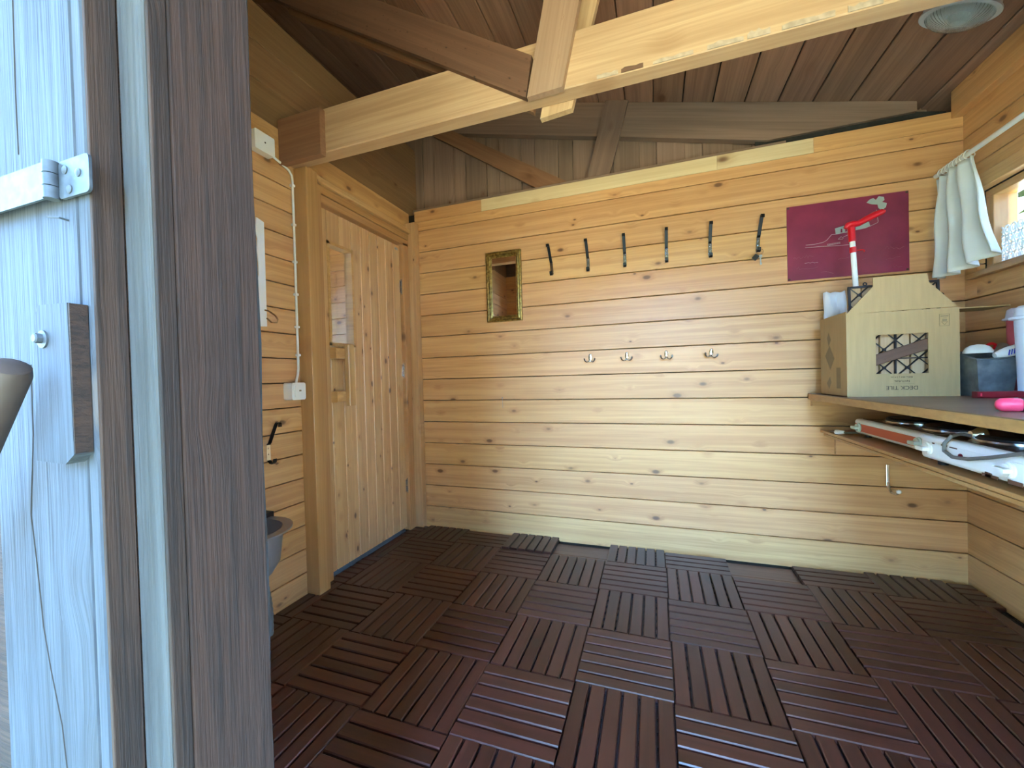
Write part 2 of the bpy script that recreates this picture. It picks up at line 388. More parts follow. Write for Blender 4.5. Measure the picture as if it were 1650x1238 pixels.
# ------------------------------------------------------------------ floor
floor = tag(MB().box((-1.72, -2.30, -0.12), (1.42, 0.05, -0.046)).build('floor', M['dark'], smooth=False), kind='structure')
for k in range(7):
    y = -0.155 - 0.145*k
    plank('floorboard', M['floorboard'], floor, (-1.60, y, -0.037), (1.29, y, -0.037), 0.142, 0.018, (0, 1, 0))
TS = 0.3
tile_base = {}
def base_mesh(w, d):
    k = (round(w, 3), round(d, 3))
    if k not in tile_base:
        mb = MB(); n = 7
        for i in range(n):
            x = -w/2 + 0.004 + (w - 0.008)*i/(n-1); mb.box((x-0.003, -d/2, -0.026), (x+0.003, d/2, -0.016))
            y = -d/2 + 0.004 + (d - 0.008)*i/(n-1); mb.box((-w/2, y-0.003, -0.026), (w/2, y+0.003, -0.016))
        me = mb.mesh('tile', smooth=False); me.materials.append(M['plastic_black']); tile_base[k] = me
    return tile_base[k]
for c in range(-6, 5):
    for r in range(0, 7):
        x0, x1 = c*TS, (c+1)*TS; y1, y0 = -r*TS, -(r+1)*TS
        if r == 0: y1 = YB - 0.004
        if (c, r) in ((1, 0), (-2, 0)): continue
        x0, x1 = max(x0, XL + 0.004), min(x1, XR - 0.003)
        y0 = max(y0, -2.09)
        w, d = x1 - x0, y1 - y0
        if w < 0.04 or d < 0.04: continue
        rot = random.uniform(-0.006, 0.006); dz = random.uniform(-0.0015, 0.001)
        if (c, r) == (-3, 0): dz = 0.009
        m = T((x0+x1)/2, (y0+y1)/2, dz) @ RZ(rot if w > 0.25 else 0)
        t = bpy.data.objects.new('tile', base_mesh(w-0.002, d-0.002)); link(t, m, floor)
        pitch = TS/6
        if (c + r) % 2:     # slats run away from the viewer
            k0 = 0
            for k in range(6):
                sx = c*TS + pitch*(k+0.5)
                if sx - 0.02 < x0 or sx + 0.02 > x1: continue
                plank('slat', M['slat'], t, m @ Vector((sx-(x0+x1)/2, -d/2+0.001, -0.008)), m @ Vector((sx-(x0+x1)/2, d/2-0.001, -0.008)), 0.0435, 0.016, (1, 0, 0), 0.003)
        else:
            for k in range(6):
                sy = -r*TS - pitch*(k+0.5)
                if sy - 0.02 < y0 or sy + 0.02 > y1: continue
                plank('slat', M['slat'], t, m @ Vector((-w/2+0.001, sy-(y0+y1)/2, -0.008)), m @ Vector((w/2-0.001, sy-(y0+y1)/2, -0.008)), 0.0435, 0.016, (0, 1, 0), 0.003)

# ------------------------------------------------------------------ back wall
wb = tag(MB().box((-1.72, -0.049, -0.25), (1.42, 0.092, 2.128)).build('wall_back', M['dark'], smooth=False), kind='structure')
PT = 0.028
for k in range(14):
    z1 = Z0 + BW*k; z0 = z1 - BW if k else -0.02
    plank('plank', M['pine'], wb, (-1.60, YB+PT/2, (z0+z1)/2), (XR+0.01, YB+PT/2, (z0+z1)/2), z1-z0-GAP, PT)
zt0 = Z0 + BW*13
plank('plank', M['pine'], wb, (-1.555, YB+PT/2, (zt0+2.062)/2), (XR+0.01, YB+PT/2, (zt0+2.062)/2), 2.062-zt0-GAP*0.5, PT, ch=0.0012)
for xa, xb, mt in ((-1.555, -1.06, 'pine'), (-1.06, 0.30, 'pine_pale'), (0.30, 0.73, 'pine_pale'), (0.73, XR+0.01, 'pine')):
    plank('plank', M[mt], wb, (xa, YB+PT/2, 2.0993), (xb-0.0008, YB+PT/2, 2.0993), 0.0745, PT, ch=0.0012)

# ------------------------------------------------------------------ window wall (right)
WY0, WY1, WZ0, WZ1 = -1.10, -0.150, 1.385, 1.735
mbw = MB()
for a, b in (((XR+PT, -2.30, -0.25), (1.42, 0.11, WZ0)), ((XR+PT, -2.30, WZ1), (1.42, 0.11, 2.20)), ((XR+PT, -2.30, WZ0), (1.42, WY0, WZ1)), ((XR+PT, WY1, WZ0), (1.42, 0.11, WZ1))): mbw.box(a, b)
wr = tag(mbw.build('wall_right', M['dark'], smooth=False), kind='structure')
for k in range(16):
    z1 = min(Z0 + BW*k, 2.235); z0 = Z0 + BW*(k-1) if k else -0.02
    def seg(ya, yb, za, zb):
        if zb - za > 0.01: plank('plank', M['pine'], wr, (XR+PT/2, ya, (za+zb)/2), (XR+PT/2, yb, (za+zb)/2), zb-za-GAP, PT)
    if z1 <= WZ0 or z0 >= WZ1: seg(-2.10, YB, z0, z1)
    else:
        seg(-2.10, WY0, z0, z1); seg(WY1, YB, z0, z1)
        seg(WY0, WY1, z0, min(z1, WZ0)); seg(WY0, WY1, max(z0, WZ1), z1)
tag(plank('trim_1', M['pine'], None, (1.272, -2.05, 2.165), (1.272, YB-0.001, 2.165), 0.12, 0.04), kind='structure')
# window
win = empty('window_1', (1.35, -0.63, WZ0), kind='structure')
for za, zb, xa, xb, mt in ((WZ1-0.032, WZ1, 1.325, 1.405, 'trim'), (WZ0, WZ0+0.03, 1.325, 1.405, 'trim')):
    plank('frame', M[mt], win, ((xa+xb)/2, WY0, (za+zb)/2), ((xa+xb)/2, WY1, (za+zb)/2), zb-za, xb-xa)
for ya, yb in ((WY0, WY0+0.035), (WY1-0.04, WY1)):
    plank('frame', M['trim'], win, (1.365, (ya+yb)/2, WZ0+0.03), (1.365, (ya+yb)/2, WZ1-0.032), yb-ya, 0.08, (0, 1, 0))
plank('sill', M['trim'], win, (1.30, WY0-0.02, WZ0-0.008), (1.30, WY1+0.02, WZ0-0.008), 0.022, 0.07)
plank('casing', M['pine'], win, (1.287, WY0-0.02, WZ1+0.03), (1.287, WY1+0.02, WZ1+0.03), 0.06, 0.016)
MB().box((1.370, WY0+0.03, WZ0+0.025), (1.374, WY1-0.035, WZ1-0.03)).build('pane', M['glass'], win, smooth=False)

# ------------------------------------------------------------------ door wall (left) and the door
DY0, DY1, DZ1 = -0.885, -0.200, 1.885
mbl = MB()
for a, b in (((-1.72, -2.30, -0.25), (XL-PT, DY0-0.02, 2.12)), ((-1.72, DY0-0.02, DZ1+0.03), (XL-PT, 0.02, 2.12)), ((-1.72, DY1+0.02, -0.25), (XL-PT, 0.02, DZ1+0.03)), ((-1.72, DY0-0.02, -0.25), (XL-PT, DY1+0.02, -0.02))): mbl.box(a, b)
wl = tag(mbl.build('wall_left', M['dark'], smooth=False), kind='structure')
LBW = 0.1115
for k in range(18):
    z0 = -0.012 + LBW*k; z1 = z0 + LBW
    plank('plank', M['pine'], wl, (XL-PT/2, YF-0.06, (z0+z1)/2), (XL-PT/2, -0.965, (z0+z1)/2), LBW-GAP, PT)
plank('plank', M['pine'], wl, (XL-PT/2, YF-0.06, 2.06), (XL-PT/2, YB, 2.06), 0.138, PT)
for k in range(3):
    z = 2.13 + 0.165*(k+0.5)
    plank('plank', M['attic'], wl, (XL-0.03, YF-0.06, z), (XL-0.03, 0.05, z), 0.165-GAP*0.6, PT)

door = empty('door_1', (XL, DY1, 0.0), kind='structure')
DT = 0.04; DX = XL - DT/2
edges = [DY0, -0.830, -0.7425, -0.655] + [-0.655 + (0.455/6)*k for k in range(1, 7)]
for a, b in zip(edges[:-1], edges[1:]):
    y = (a+b)/2; w = b - a - 0.0035
    spans = [(0.022, 1.188), (1.708, 1.872)] if -0.84 < y < -0.66 else [(0.022, 1.872)]
    for za, zb in spans:
        plank('plank', M['door'], door, (DX, y, za), (DX, y, zb), w, DT, (0, 1, 0), 0.0022)
bk = MB()
for a, b in (((DY0, 0.022), (-0.825, 1.872)), ((-0.66, 0.022), (DY1, 1.872)), ((-0.825, 0.022), (-0.66, 1.19)), ((-0.825, 1.705), (-0.66, 1.872))): bk.box((XL-DT-0.006, a[0], a[1]), (XL-DT-0.001, b[0], b[1]))
bk.build('backing', M['dark'], door, smooth=False)
wf = MB()
for a, b in (((-0.836, 1.180), (-0.822, 1.716)), ((-0.663, 1.180), (-0.649, 1.716)), ((-0.836, 1.180), (-0.649, 1.196)), ((-0.836, 1.700), (-0.649, 1.716))):
    wf.box((XL-0.045, a[0], a[1]), (XL+0.007, b[0], b[1]))
wf.build('pane_frame', M['handle'], door, smooth=False)
MB().box((XL-0.030, -0.824, 1.194), (XL-0.026, -0.661, 1.702)).build('pane', M['glass'], door, smooth=False)
hd = plank('handle', M['handle'], door, (XL+0.052, -0.752, 0.865), (XL+0.052, -0.752, 1.185), 0.045, 0.03, (0, 1, 0), 0.004)
for z in (0.915, 1.140):
    MB().rbox((XL-0.001, -0.835, z-0.028), (XL+0.04, -0.745, z+0.028), 0.004, 2, 'Y').build('handle_block', M['handle'], hd, smooth=False)
for z in (0.295, 1.057, 1.608):
    hg = MB(); hg.tube([(XL+0.006, -0.190, z-0.05), (XL+0.006, -0.190, z-0.001)], 0.007, 10); hg.tube([(XL+0.006, -0.190, z+0.001), (XL+0.006, -0.190, z+0.05)], 0.007, 10)
    hg.box((XL-0.002, -0.212, z-0.04), (XL+0.002, -0.17, z+0.04))
    hg.build('hinge', M['chrome'], door)
MB().box((XL+0.0005, -0.252, 1.840), (XL+0.0012, -0.220, 1.856)).build('maker_plate', M['zinc'], door, smooth=False)
# door frame
tag(plank('trim_2', M['trim'], None, (-1.5725, -0.990, -0.02), (-1.5725, -0.990, 1.985), 0.068, 0.095, (0, 1, 0)), kind='structure')
tag(plank('trim_3', M['trim'], None, (-1.600, -0.920, 0.0), (-1.600, -0.920, 1.93), 0.069, 0.055, (0, 1, 0)), kind='structure')
tag(plank('trim_4', M['trim'], None, (-1.603, -0.163, 0.0), (-1.603, -0.163, 1.90), 0.064, 0.050, (0, 1, 0)), kind='structure')
tag(plank('trim_5', M['door'], None, (-1.567, -0.105, -0.02), (-1.567, -0.105, 2.045), 0.085, 0.050, (1, 0, 0)), kind='structure')
tag(plank('trim_6', M['trim'], None, (-1.603, -0.885, 1.905), (-1.603, -0.132, 1.905), 0.04, 0.05), kind='structure')
tag(plank('trim_7', M['trim'], None, (-1.590, -0.955, 1.948), (-1.590, -0.132, 1.948), 0.038, 0.032), kind='structure')
tag(plank('trim_8', M['door'], None, (-1.580, -0.955, 1.985), (-1.580, -0.132, 1.985), 0.030, 0.045), kind='structure')

# sauna room behind the door, seen through the pane
sa = tag(MB().box((-3.2, 0.0, -0.25), (-1.72, 0.1, 2.1)).box((-3.3, -2.3, -0.25), (-3.2, 0.1, 0.8)).box((-3.3, -2.3, 1.9), (-3.2, 0.1, 2.1)).box((-3.3, -2.3, 0.8), (-3.2, -1.0, 1.9)).box((-3.3, -0.55, 0.8), (-3.2, 0.1, 1.9)).box((-3.3, -2.3, -0.25), (-1.72, -2.2, 3.2)).box((-3.2, -2.3, 2.1), (-1.72, 0.1, 2.13)).box((-3.4, -2.3, 2.0), (-3.3, 0.11, 3.36)).box((-3.2, -2.3, -0.25), (-1.72, 0.1, -0.1)).build('wall_sauna', M['beam_dark'], smooth=False), kind='structure')
for k in range(18):
    plank('plank', M['pine'], sa, (-3.19, -0.014, -0.03+0.12*k), (-1.73, -0.014, -0.03+0.12*k), 0.118, 0.028)

# ------------------------------------------------------------------ roof
cl = MB()
xa, xb = -3.35, 1.75  # front overhang lengthened out of view to cut skylight on the jamb boards
cl.add([(xa, -3.90, zr(xa)+0.024), (xb, -3.90, zr(xb)+0.024), (xb, 0.30, zr(xb)+0.024), (xa, 0.30, zr(xa)+0.024), (xa, -3.90, zr(xa)+0.07), (xb, -3.90, zr(xb)+0.07), (xb, 0.30, zr(xb)+0.07), (xa, 0.30, zr(xa)+0.07)],
       [(0,3,2,1),(4,5,6,7),(0,1,5,4),(1,2,6,5),(2,3,7,6),(3,0,4,7)])
ceil = tag(cl.build('ceiling', M['felt'], smooth=False), kind='structure')
BX = 0.1535
for k in range(-21, 12):
    x = -0.008 + BX*(k+0.5)
    if x > 1.72 or x < -3.25: continue
    plank('plank', M['roof'], ceil, (x, -3.90, zr(x)+0.011), (x, 0.30, zr(x)+0.011), BX*math.sqrt(1+SL*SL)-0.006, 0.022, (1, 0, -SL), 0.003)

# gable boarding above the back wall
gb = MB()
gb.prism([(-3.3, 2.10), (1.42, 2.10), (1.42, zr(1.42)), (-3.3, zr(-3.3))], 0.092, 0.11, 'XZ')
gable = tag(gb.build('wall_gable', M['dark'], smooth=False), kind='structure')
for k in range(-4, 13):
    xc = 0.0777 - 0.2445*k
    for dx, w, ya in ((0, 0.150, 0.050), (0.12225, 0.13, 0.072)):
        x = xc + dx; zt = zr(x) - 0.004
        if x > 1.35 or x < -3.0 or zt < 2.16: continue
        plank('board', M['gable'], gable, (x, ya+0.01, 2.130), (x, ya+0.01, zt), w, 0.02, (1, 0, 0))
# roof truss at the gable
t2 = empty('roof_truss', (0, 0.02, 2.13), 'dark brown roof truss standing on top of the back wall', 'truss', 'roof trusses')
def raf(x, d): return zr(x) - d
member('rafter', M['gable'], t2, [(-3.0, raf(-3.0, 0.004)), (1.17, raf(1.17, 0.004)), (1.17, raf(1.17, 0.05)), (0.55, raf(0.55, 0.205)), (-3.0, raf(-3.0, 0.205))], 0.0, 0.045, (1, -SL))
member('web', M['gable'], t2, [(-0.40, 2.14), (-0.268, 2.14), (-0.145, 2.575), (-0.272, 2.605)], -0.022, 0.0, (0.118, 0.43))
member('web', M['beam_dark'], t2, [(-0.66, 2.14), (-0.455, 2.14), (-1.36, 2.705), (-1.555, 2.74)], -0.022, 0.0, (-0.846, 0.533))
plank('bottom_chord', M['gable'], t2, (-1.58, -0.005, 2.145), (0.62, -0.005, 2.145), 0.03, 0.10)
tag(MB().prism([(0.50, 2.13), (1.285, 2.13), (1.285, 2.19), (1.17, 2.215), (0.50, 2.245)], 0.018, 0.026, 'XZ').build('felt_sheet', M['felt'], smooth=False), 'black roofing felt in the corner above the back wall', 'felt sheet')

# roof truss with the pale tie beam
t1 = empty('roof_truss', (-0.15, -1.035, 1.99), 'pale pine tie beam truss spanning the room', 'truss', 'roof trusses')
plank('tie_beam', M['beam'], t1, (-1.60, -1.035, 2.086), (XR, -1.035, 2.086), 0.19, 0.07, ch=0.004)
plank('scab', M['beam_dark'], t1, (-1.598, -1.086, 2.068), (-1.362, -1.086, 2.068), 0.20, 0.03)
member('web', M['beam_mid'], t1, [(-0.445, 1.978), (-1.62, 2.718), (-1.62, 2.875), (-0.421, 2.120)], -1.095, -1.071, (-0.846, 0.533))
member('web', M['beam_spot'], t1, [(-0.441, 1.976), (-0.314, 1.982), (-0.170, 2.585), (-0.300, 2.615)], -1.097, -1.071, (0.068, 0.32))
member('web', M['beam'], t1, [(-0.42, 1.955), (-0.30, 1.965), (-0.13, 2.570), (-0.26, 2.60)], -0.999, -0.972, (0.075, 0.32))
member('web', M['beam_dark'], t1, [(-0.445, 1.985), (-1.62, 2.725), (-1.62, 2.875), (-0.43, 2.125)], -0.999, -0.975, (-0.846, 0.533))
for x0_, x1_, h_ in ((-0.20, -0.13, 0.012), (-0.12, -0.05, 0.018), (-0.02, 0.10, 0.010), (0.14, 0.24, 0.016), (0.25, 0.31, 0.022), (0.34, 0.47, 0.014), (0.50, 0.58, 0.018)):
    n_ = 7; up_ = [(x0_ + (x1_-x0_)*k/(n_-1), 1.996 + h_*random.uniform(0.4, 1.0)) for k in range(n_)]
    MB().prism([(x0_, 1.993), (x1_, 1.993)] + up_[::-1], -1.0725, -1.0695, 'XZ').build('bark_flake', M['flake'] if random.random() < 0.55 else M['beam_mid'], t1, smooth=False)
member('rafter', M['beam_dark'], t1, [(-3.1, raf(-3.1, 0.004)), (1.28, raf(1.28, 0.004)), (1.28, raf(1.28, 0.15)), (-3.1, raf(-3.1, 0.15))], -1.070, -1.0, (1, -SL))

# ------------------------------------------------------------------ front wall with the doorway
OX0, OX1, OZ = -0.632, 0.95, 1.98
wfm = MB()
for a, b in (((-1.72, -2.165, -0.25), (OX0, YF-PT, 2.1)), ((OX1, -2.165, -0.25), (1.42, YF-PT, 2.1)), ((OX0, -2.165, OZ), (OX1, YF-PT, 2.1)), ((OX0, -2.165, -0.25), (OX1, YF-PT, -0.06))): wfm.box(a, b)
wfr = tag(wfm.build('wall_front', M['grey_dark'], smooth=False), kind='structure')
for k in range(15):
    z0 = -0.012 + BW*k - 0.008; z1 = z0 + BW
    plank('plank', M['pine'], wfr, (XL-PT, YF-PT/2, (z0+z1)/2), (OX0-0.002, YF-PT/2, (z0+z1)/2), BW-GAP, PT)
    plank('plank', M['pine'], wfr, (OX1+0.002, YF-PT/2, (z0+z1)/2), (XR+PT, YF-PT/2, (z0+z1)/2), BW-GAP, PT)
gf = MB().prism([(-3.3, 2.10), (1.42, 2.10), (1.42, zr(1.42)), (-3.3, zr(-3.3))], -2.165, -2.13, 'XZ')
gf.build('gable_boards', M['gable'], wfr, smooth=False)
# left jamb, nearest the camera
tag(plank('trim_9', M['grey_dark'], None, (-0.616, -2.087, -0.2), (-0.616, -2.087, 2.0), 0.110, 0.032, (0, 1, 0), 0.002), kind='structure')
tag(plank('trim_10', M['grey_batten'], None, (-0.6295, -2.1545, -0.2), (-0.6295, -2.1545, 2.0), 0.049, 0.023, (1, 0, 0), 0.002), kind='structure')
tag(plank('trim_11', M['grey_dark'], None, (-0.6025, -2.1535, -0.2), (-0.6025, -2.1535, 2.0), 0.020, 0.005, (0, 1, 0), 0.0008), kind='structure')
tag(plank('trim_12', M['grey_dark'], None, (-0.6560, -2.1815, -0.2), (-0.6560, -2.1815, 2.0), 0.030, 0.005, (0, 1, 0), 0.0008), kind='structure')
tag(plank('trim_13', M['grey_block'], None, (-0.6685, -2.1830, -0.2), (-0.6685, -2.1830, 2.0), 0.0195, 0.030, (1, 0, 0), 0.002), kind='structure')
pb = tag(plank('trim_14', M['grey_pale'], None, (-0.7840, -2.1820, -0.2), (-0.7840, -2.1820, 2.0), 0.2100, 0.032, (1, 0, 0), 0.003), kind='structure')
for pts in ([(-0.793, 1.02), (-0.795, 0.93), (-0.808, 0.825), (-0.800, 0.769), (-0.790, 0.681), (-0.777, 0.627), (-0.757, 0.56), (-0.750, 0.507), (-0.742, 0.30)], [(-0.799, 1.60), (-0.799, 1.485), (-0.802, 1.368), (-0.801, 1.29)]):
    MB().tube([(a_, -2.1977, b_) for a_, b_ in pts], 0.0011, 5).build('crack', M['dark'], pb)
tag(MB().prism([(-2.034, -0.1), (-2.028, -0.1), (-2.026, 0.25), (-2.029, 0.5), (-2.025, 0.7), (-2.028, 0.9), (-2.024, 1.05), (-2.029, 1.3), (-2.026, 1.95), (-2.034, 1.95)], -0.640, -0.606, 'YZ').build('felt_strip', M['felt'], smooth=False), 'black felt strip along the inner edge of the dark jamb', 'felt strip')

# strap hinge
hinge = empty('strap_hinge', (-0.70, -2.20, 1.235), 'galvanised strap hinge on the pale weathered boards', 'hinge')
mb = MB(); mb.rbox((-0.700, -2.2045, 1.2125), (-0.640, -2.2015, 1.2565), 0.006, 3, 'Y'); mb.build('plate', M['zinc_dull'], hinge)
mb = MB()
for z0, z1 in ((1.2125, 1.2265), (1.2275, 1.2415), (1.2425, 1.2565)): mb.tube([(-0.706, -2.2085, z0), (-0.706, -2.2085, z1)], 0.0075, 14)
mb.build('knuckle', M['zinc_dull'], hinge)
mb = MB(); mb.rbox((-1.05, -2.2125, 1.213), (-0.708, -2.2095, 1.256), 0.004, 3, 'Y'); mb.build('strap', M['zinc_dull'], hinge)
for x, z in ((-0.686, 1.245), (-0.660, 1.237), (-0.678, 1.221)):
    MB().lathe([(0.005, 0), (0.005, 0.001), (0.003, 0.0022), (0, 0.0022)], 14).build('screw', M['zinc_dull'], hinge, T(x, -2.2045, z) @ RX(PI/2))
# turn button
tb = empty('turn_button', (-0.69, -2.20, 1.0), 'grey wooden turn button bolted over the pale boards', 'turn button')
me_poly = [(-0.733, 1.078), (-0.728, 1.088), (-0.668, 1.086), (-0.666, 0.912), (-0.684, 0.900), (-0.744, 0.902), (-0.746, 0.930), (-0.738, 0.990)]
member('block', M['grey_block'], tb, me_poly, -2.2155, -2.1985, (0, 1))
MB().box((-0.6675, -2.2150, 0.913), (-0.6648, -2.1990, 1.0855)).build('block_side', M['grey_dark'], tb, smooth=False)
mb = MB(); mb.lathe([(0.0105, 0), (0.0105, 0.002), (0.0, 0.002)], 20); mb.build('washer', M['zinc_dull'], tb, T(-0.718, -2.2155, 1.047) @ RX(PI/2))
mb = MB(); mb.lathe([(0.0058, 0.002), (0.0058, 0.007), (0.0045, 0.0085), (0, 0.0085)], 8); mb.build('bolt', M['zinc_dull'], tb, T(-0.719, -2.2155, 1.048) @ RX(PI/2))
tag(MB().tube([(-0.698, -2.197, 1.190), (-0.698, -2.206, 1.1905), (-0.711, -2.211, 1.192)], 0.0013, 6).build('nail', M['zinc_dull']), 'bent nail below the strap hinge', 'nail')
# brown tool handle leaning from outside
tag(MB().tube([(-1.30, -2.285, 0.20), (-1.00, -2.272, 0.605), (-0.730, -2.254, 0.965), (-0.699, -2.252, 1.006), (-0.6935, -2.252, 1.0135), (-0.691, -2.252, 1.017)], [0.0185, 0.0185, 0.0190, 0.0190, 0.0165, 0.009], 18).build('tool_handle', M['brown_handle']), 'round brown wooden tool handle leaning against the pale boards', 'handle')

# ------------------------------------------------------------------ things on the door wall
jb = empty('junction_box', (XL, -1.19, 1.96), 'white electrical junction box beside the tie beam end', 'junction box')
mb = MB(); mb.rbox((XL+0.002, -1.245, 1.965), (XL+0.038, -1.152, 2.045), 0.006, 3, 'X'); mb.build('box', M['white'], jb)
MB().lathe([(0.0035, 0), (0.0035, 0.001), (0, 0.001)], 10).build('screw', M['ink'], jb, T(XL+0.038, -1.198, 2.006) @ RY(PI/2))
sw = empty('light_switch', (XL, -1.075, 0.92), 'white wall switch beside the sauna door', 'switch')
mb = MB(); mb.rbox((XL+0.001, -1.118, 0.915), (XL+0.05, -1.042, 0.993), 0.01, 4, 'X'); mb.build('housing', M['white'], sw)
mb = MB(); mb.rbox((XL+0.05, -1.105, 0.930), (XL+0.056, -1.053, 0.982), 0.007, 3, 'X'); mb.build('rocker', M['white'], sw)
mb = MB(); mb.box((XL+0.056, -1.084, 0.953), (XL+0.057, -1.073, 0.960)); mb.build('pilot_light', M['ink_soft'], sw, smooth=False)
cb = empty('cable', (XL, -1.04, 1.0), 'white cable clipped down the door wall to the switch', 'cable')
path = [(XL+0.012, -1.153, 1.985), (XL+0.010, -1.10, 1.975), (XL+0.010, -1.058, 1.962), (XL+0.010, -1.043, 1.945), (XL+0.010, -1.040, 1.92), (XL+0.010, -1.040, 1.5), (XL+0.010, -1.042, 1.06), (XL+0.014, -1.050, 1.03), (XL+0.02, -1.062, 1.008), (XL+0.022, -1.068, 0.992)]
MB().tube(path, 0.0052, 8).build('sheath', M['white'], cb)
for z in (1.90, 1.72, 1.55, 1.40, 1.25, 1.12):
    MB().box((XL+0.001, -1.048, z-0.005), (XL+0.018, -1.033, z+0.005)).build('clip', M['white'], cb, smooth=False)
# white metal strip with a brass hook
st = empty('metal_strip', (XL, -1.21, 1.24), 'white notched metal strip hanging on the door wall', 'metal strip')
MB().prism([(-1.236, 1.232), (-1.192, 1.236), (-1.190, 1.680), (-1.225, 1.690), (-1.230, 1.63), (-1.222, 1.60), (-1.228, 1.55), (-1.222, 1.50), (-1.222, 1.45), (-1.228, 1.43), (-1.226, 1.37), (-1.236, 1.36)], XL+0.002, XL+0.006, 'YZ').build('strip', M['white_enamel'], st, smooth=False)
hk = [(XL+0.006, -1.200, 1.305), (XL+0.020, -1.195, 1.300), (XL+0.04, -1.182, 1.282), (XL+0.048, -1.175, 1.265), (XL+0.044, -1.176, 1.252), (XL+0.03, -1.190, 1.252), (XL+0.015, -1.20, 1.270)]
MB().tube(hk, 0.0035, 8).build('hook', M['brass'], st)
# steel wash basin
bs = empty('wash_basin', (-1.47, -1.40, 0.30), 'stainless steel wash basin hung on the door wall', 'basin')
mb = MB(); mb.lathe([(0.0, 0.0), (0.05, 0.002), (0.09, 0.02), (0.115, 0.06), (0.125, 0.14), (0.128, 0.175), (0.160, 0.180), (0.160, 0.186), (0.126, 0.186), (0.120, 0.14), (0.108, 0.062), (0.085, 0.026), (0.0, 0.008)], 40)
mb.build('bowl', M['basin'], bs, T(-1.455, -1.435, 0.272))
mb = MB(); mb.box((XL, -1.50, 0.44), (-1.50, -1.27, 0.475)); mb.build('bracket', M['black_metal'], bs, smooth=False)
# drain hose below it
MB_h = MB(); pts = []
for i in range(25):
    t = i/24; pts.append((-1.47, -1.36+0.03*math.sin(t*2), 0.272 - 0.26*t))
MB_h.tube(pts, [0.014 + (0.002 if i % 2 else 0) for i in range(25)], 10); MB_h.build('drain_hose', M['cord'], bs)

# coat hooks: bent strip of chrome with a black upper arm
def make_hook(name, label, cat, group):
    h = empty(name, (0, 0, 0), label, cat, group)
    def strip(prof, w, th, nm, mat):
        # profile in (out, z); width along x
        pts = [Vector((0, -o, z)) for o, z in prof]; v = []; f = []
        for i, p in enumerate(pts):
            d = (pts[min(i+1, len(pts)-1)] - pts[max(i-1, 0)]).normalized(); n = Vector((0, -d.z, d.y))
            for sx in (-1, 1):
                for s in (0, 1): v.append((sx*w/2, p.y + n.y*th*s, p.z + n.z*th*s))
        for i in range(len(pts)-1):
            a, b = i*4, (i+1)*4
            f += [(a, a+1, b+1, b), (a+2, b+2, b+3, a+3), (a, b, b+2, a+2), (a+1, a+3, b+3, b+1)]
        f += [(0, 2, 3, 1), (len(pts)*4-4, len(pts)*4-3, len(pts)*4-1, len(pts)*4-2)]
        mb = MB().add(v, f); return mb.build(nm, mat, h, smooth=False)
    strip([(0.002, 0.0), (0.002, 0.075)], 0.017, 0.003, 'plate', M['chrome'])
    strip([(0.005, 0.072), (0.012, 0.080), (0.030, 0.118), (0.050, 0.158), (0.055, 0.165), (0.062, 0.168), (0.072, 0.166), (0.076, 0.160), (0.076, 0.148)], 0.016, 0.003, 'arm', M['black_metal'])
    strip([(0.005, 0.004), (0.018, -0.006), (0.030, -0.008), (0.037, -0.002), (0.038, 0.012)], 0.016, 0.003, 'prong', M['black_metal'])
    for z in (0.03, 0.055): MB().lathe([(0.0038, 0), (0.003, 0.0015), (0, 0.002)], 10).build('screw', M['chrome'], h, T(0, -0.005, z) @ RX(PI/2))
    return h
ords = ['first coat hook from the gold mirror, black and chrome strip', 'second coat hook from the gold mirror, black and chrome strip', 'third coat hook from the gold mirror, black and chrome strip', 'fourth coat hook from the gold mirror, black and chrome strip', 'fifth coat hook from the gold mirror, empty, black and chrome', 'coat hook nearest the maroon sheet, keys hanging on it']
hook0 = make_hook('coat_hook', ords[0], 'hook', 'black and chrome coat hooks')
hx = [(-0.605, 0.06), (-0.387, 0.03), (-0.180, 0.01), (0.041, 0.0), (0.258, 0.0), (0.479, -0.07)]
for i, (x, r) in enumerate(hx):
    m = T(x, YB, 1.607) @ RY(-r)
    if i == 0: hook0.matrix_basis = m; base_src = hook0
    else: copy_thing_list = (i, m)
    if i: 
        r_ = hook0.copy(); COL.objects.link(r_); r_.matrix_basis = m; r_['label'] = ords[i]
        for ch in list(hook0.children):
            c_ = ch.copy(); COL.objects.link(c_); c_.parent = r_
r_ = hook0.copy(); COL.objects.link(r_); r_.matrix_basis = T(XL, -1.205, 0.660) @ RZ(PI/2); r_['label'] = 'coat hook on the door wall above the steel basin'; r_['group'] = 'black and chrome coat hooks'
for ch in list(hook0.children):
    c_ = ch.copy(); COL.objects.link(c_); c_.parent = r_
# keys on the last hook
ky = empty('key_bunch', (0.479, YB-0.03, 1.55), 'small bunch of keys hanging on the last coat hook', 'keys')
ring = [(0.482+0.016*math.cos(a), YB-0.035+0.004*math.sin(a), 1.597+0.016*math.sin(a)) for a in [2*PI*k/20 for k in range(20)]]
MB().tube(ring, 0.0012, 6, closed=True).build('ring', M['chrome'], ky)
mb = MB(); mb.rbox((-0.012, -0.003, -0.022), (0.012, 0.003, 0.006), 0.004, 3, 'Y'); mb.build('fob', M['plastic_black'], ky, T(0.468, YB-0.036, 1.576) @ RY(0.7))
mb = MB(); mb.lathe([(0.008, 0), (0.008, 0.002), (0, 0.002)], 16); mb.box((-0.003, -0.045, 0.0), (0.003, -0.006, 0.002)); mb.box((0.003, -0.042, 0.0), (0.006, -0.034, 0.002)); mb.build('key', M['steel'], ky, T(0.486, YB-0.032, 1.574) @ RX(PI/2))
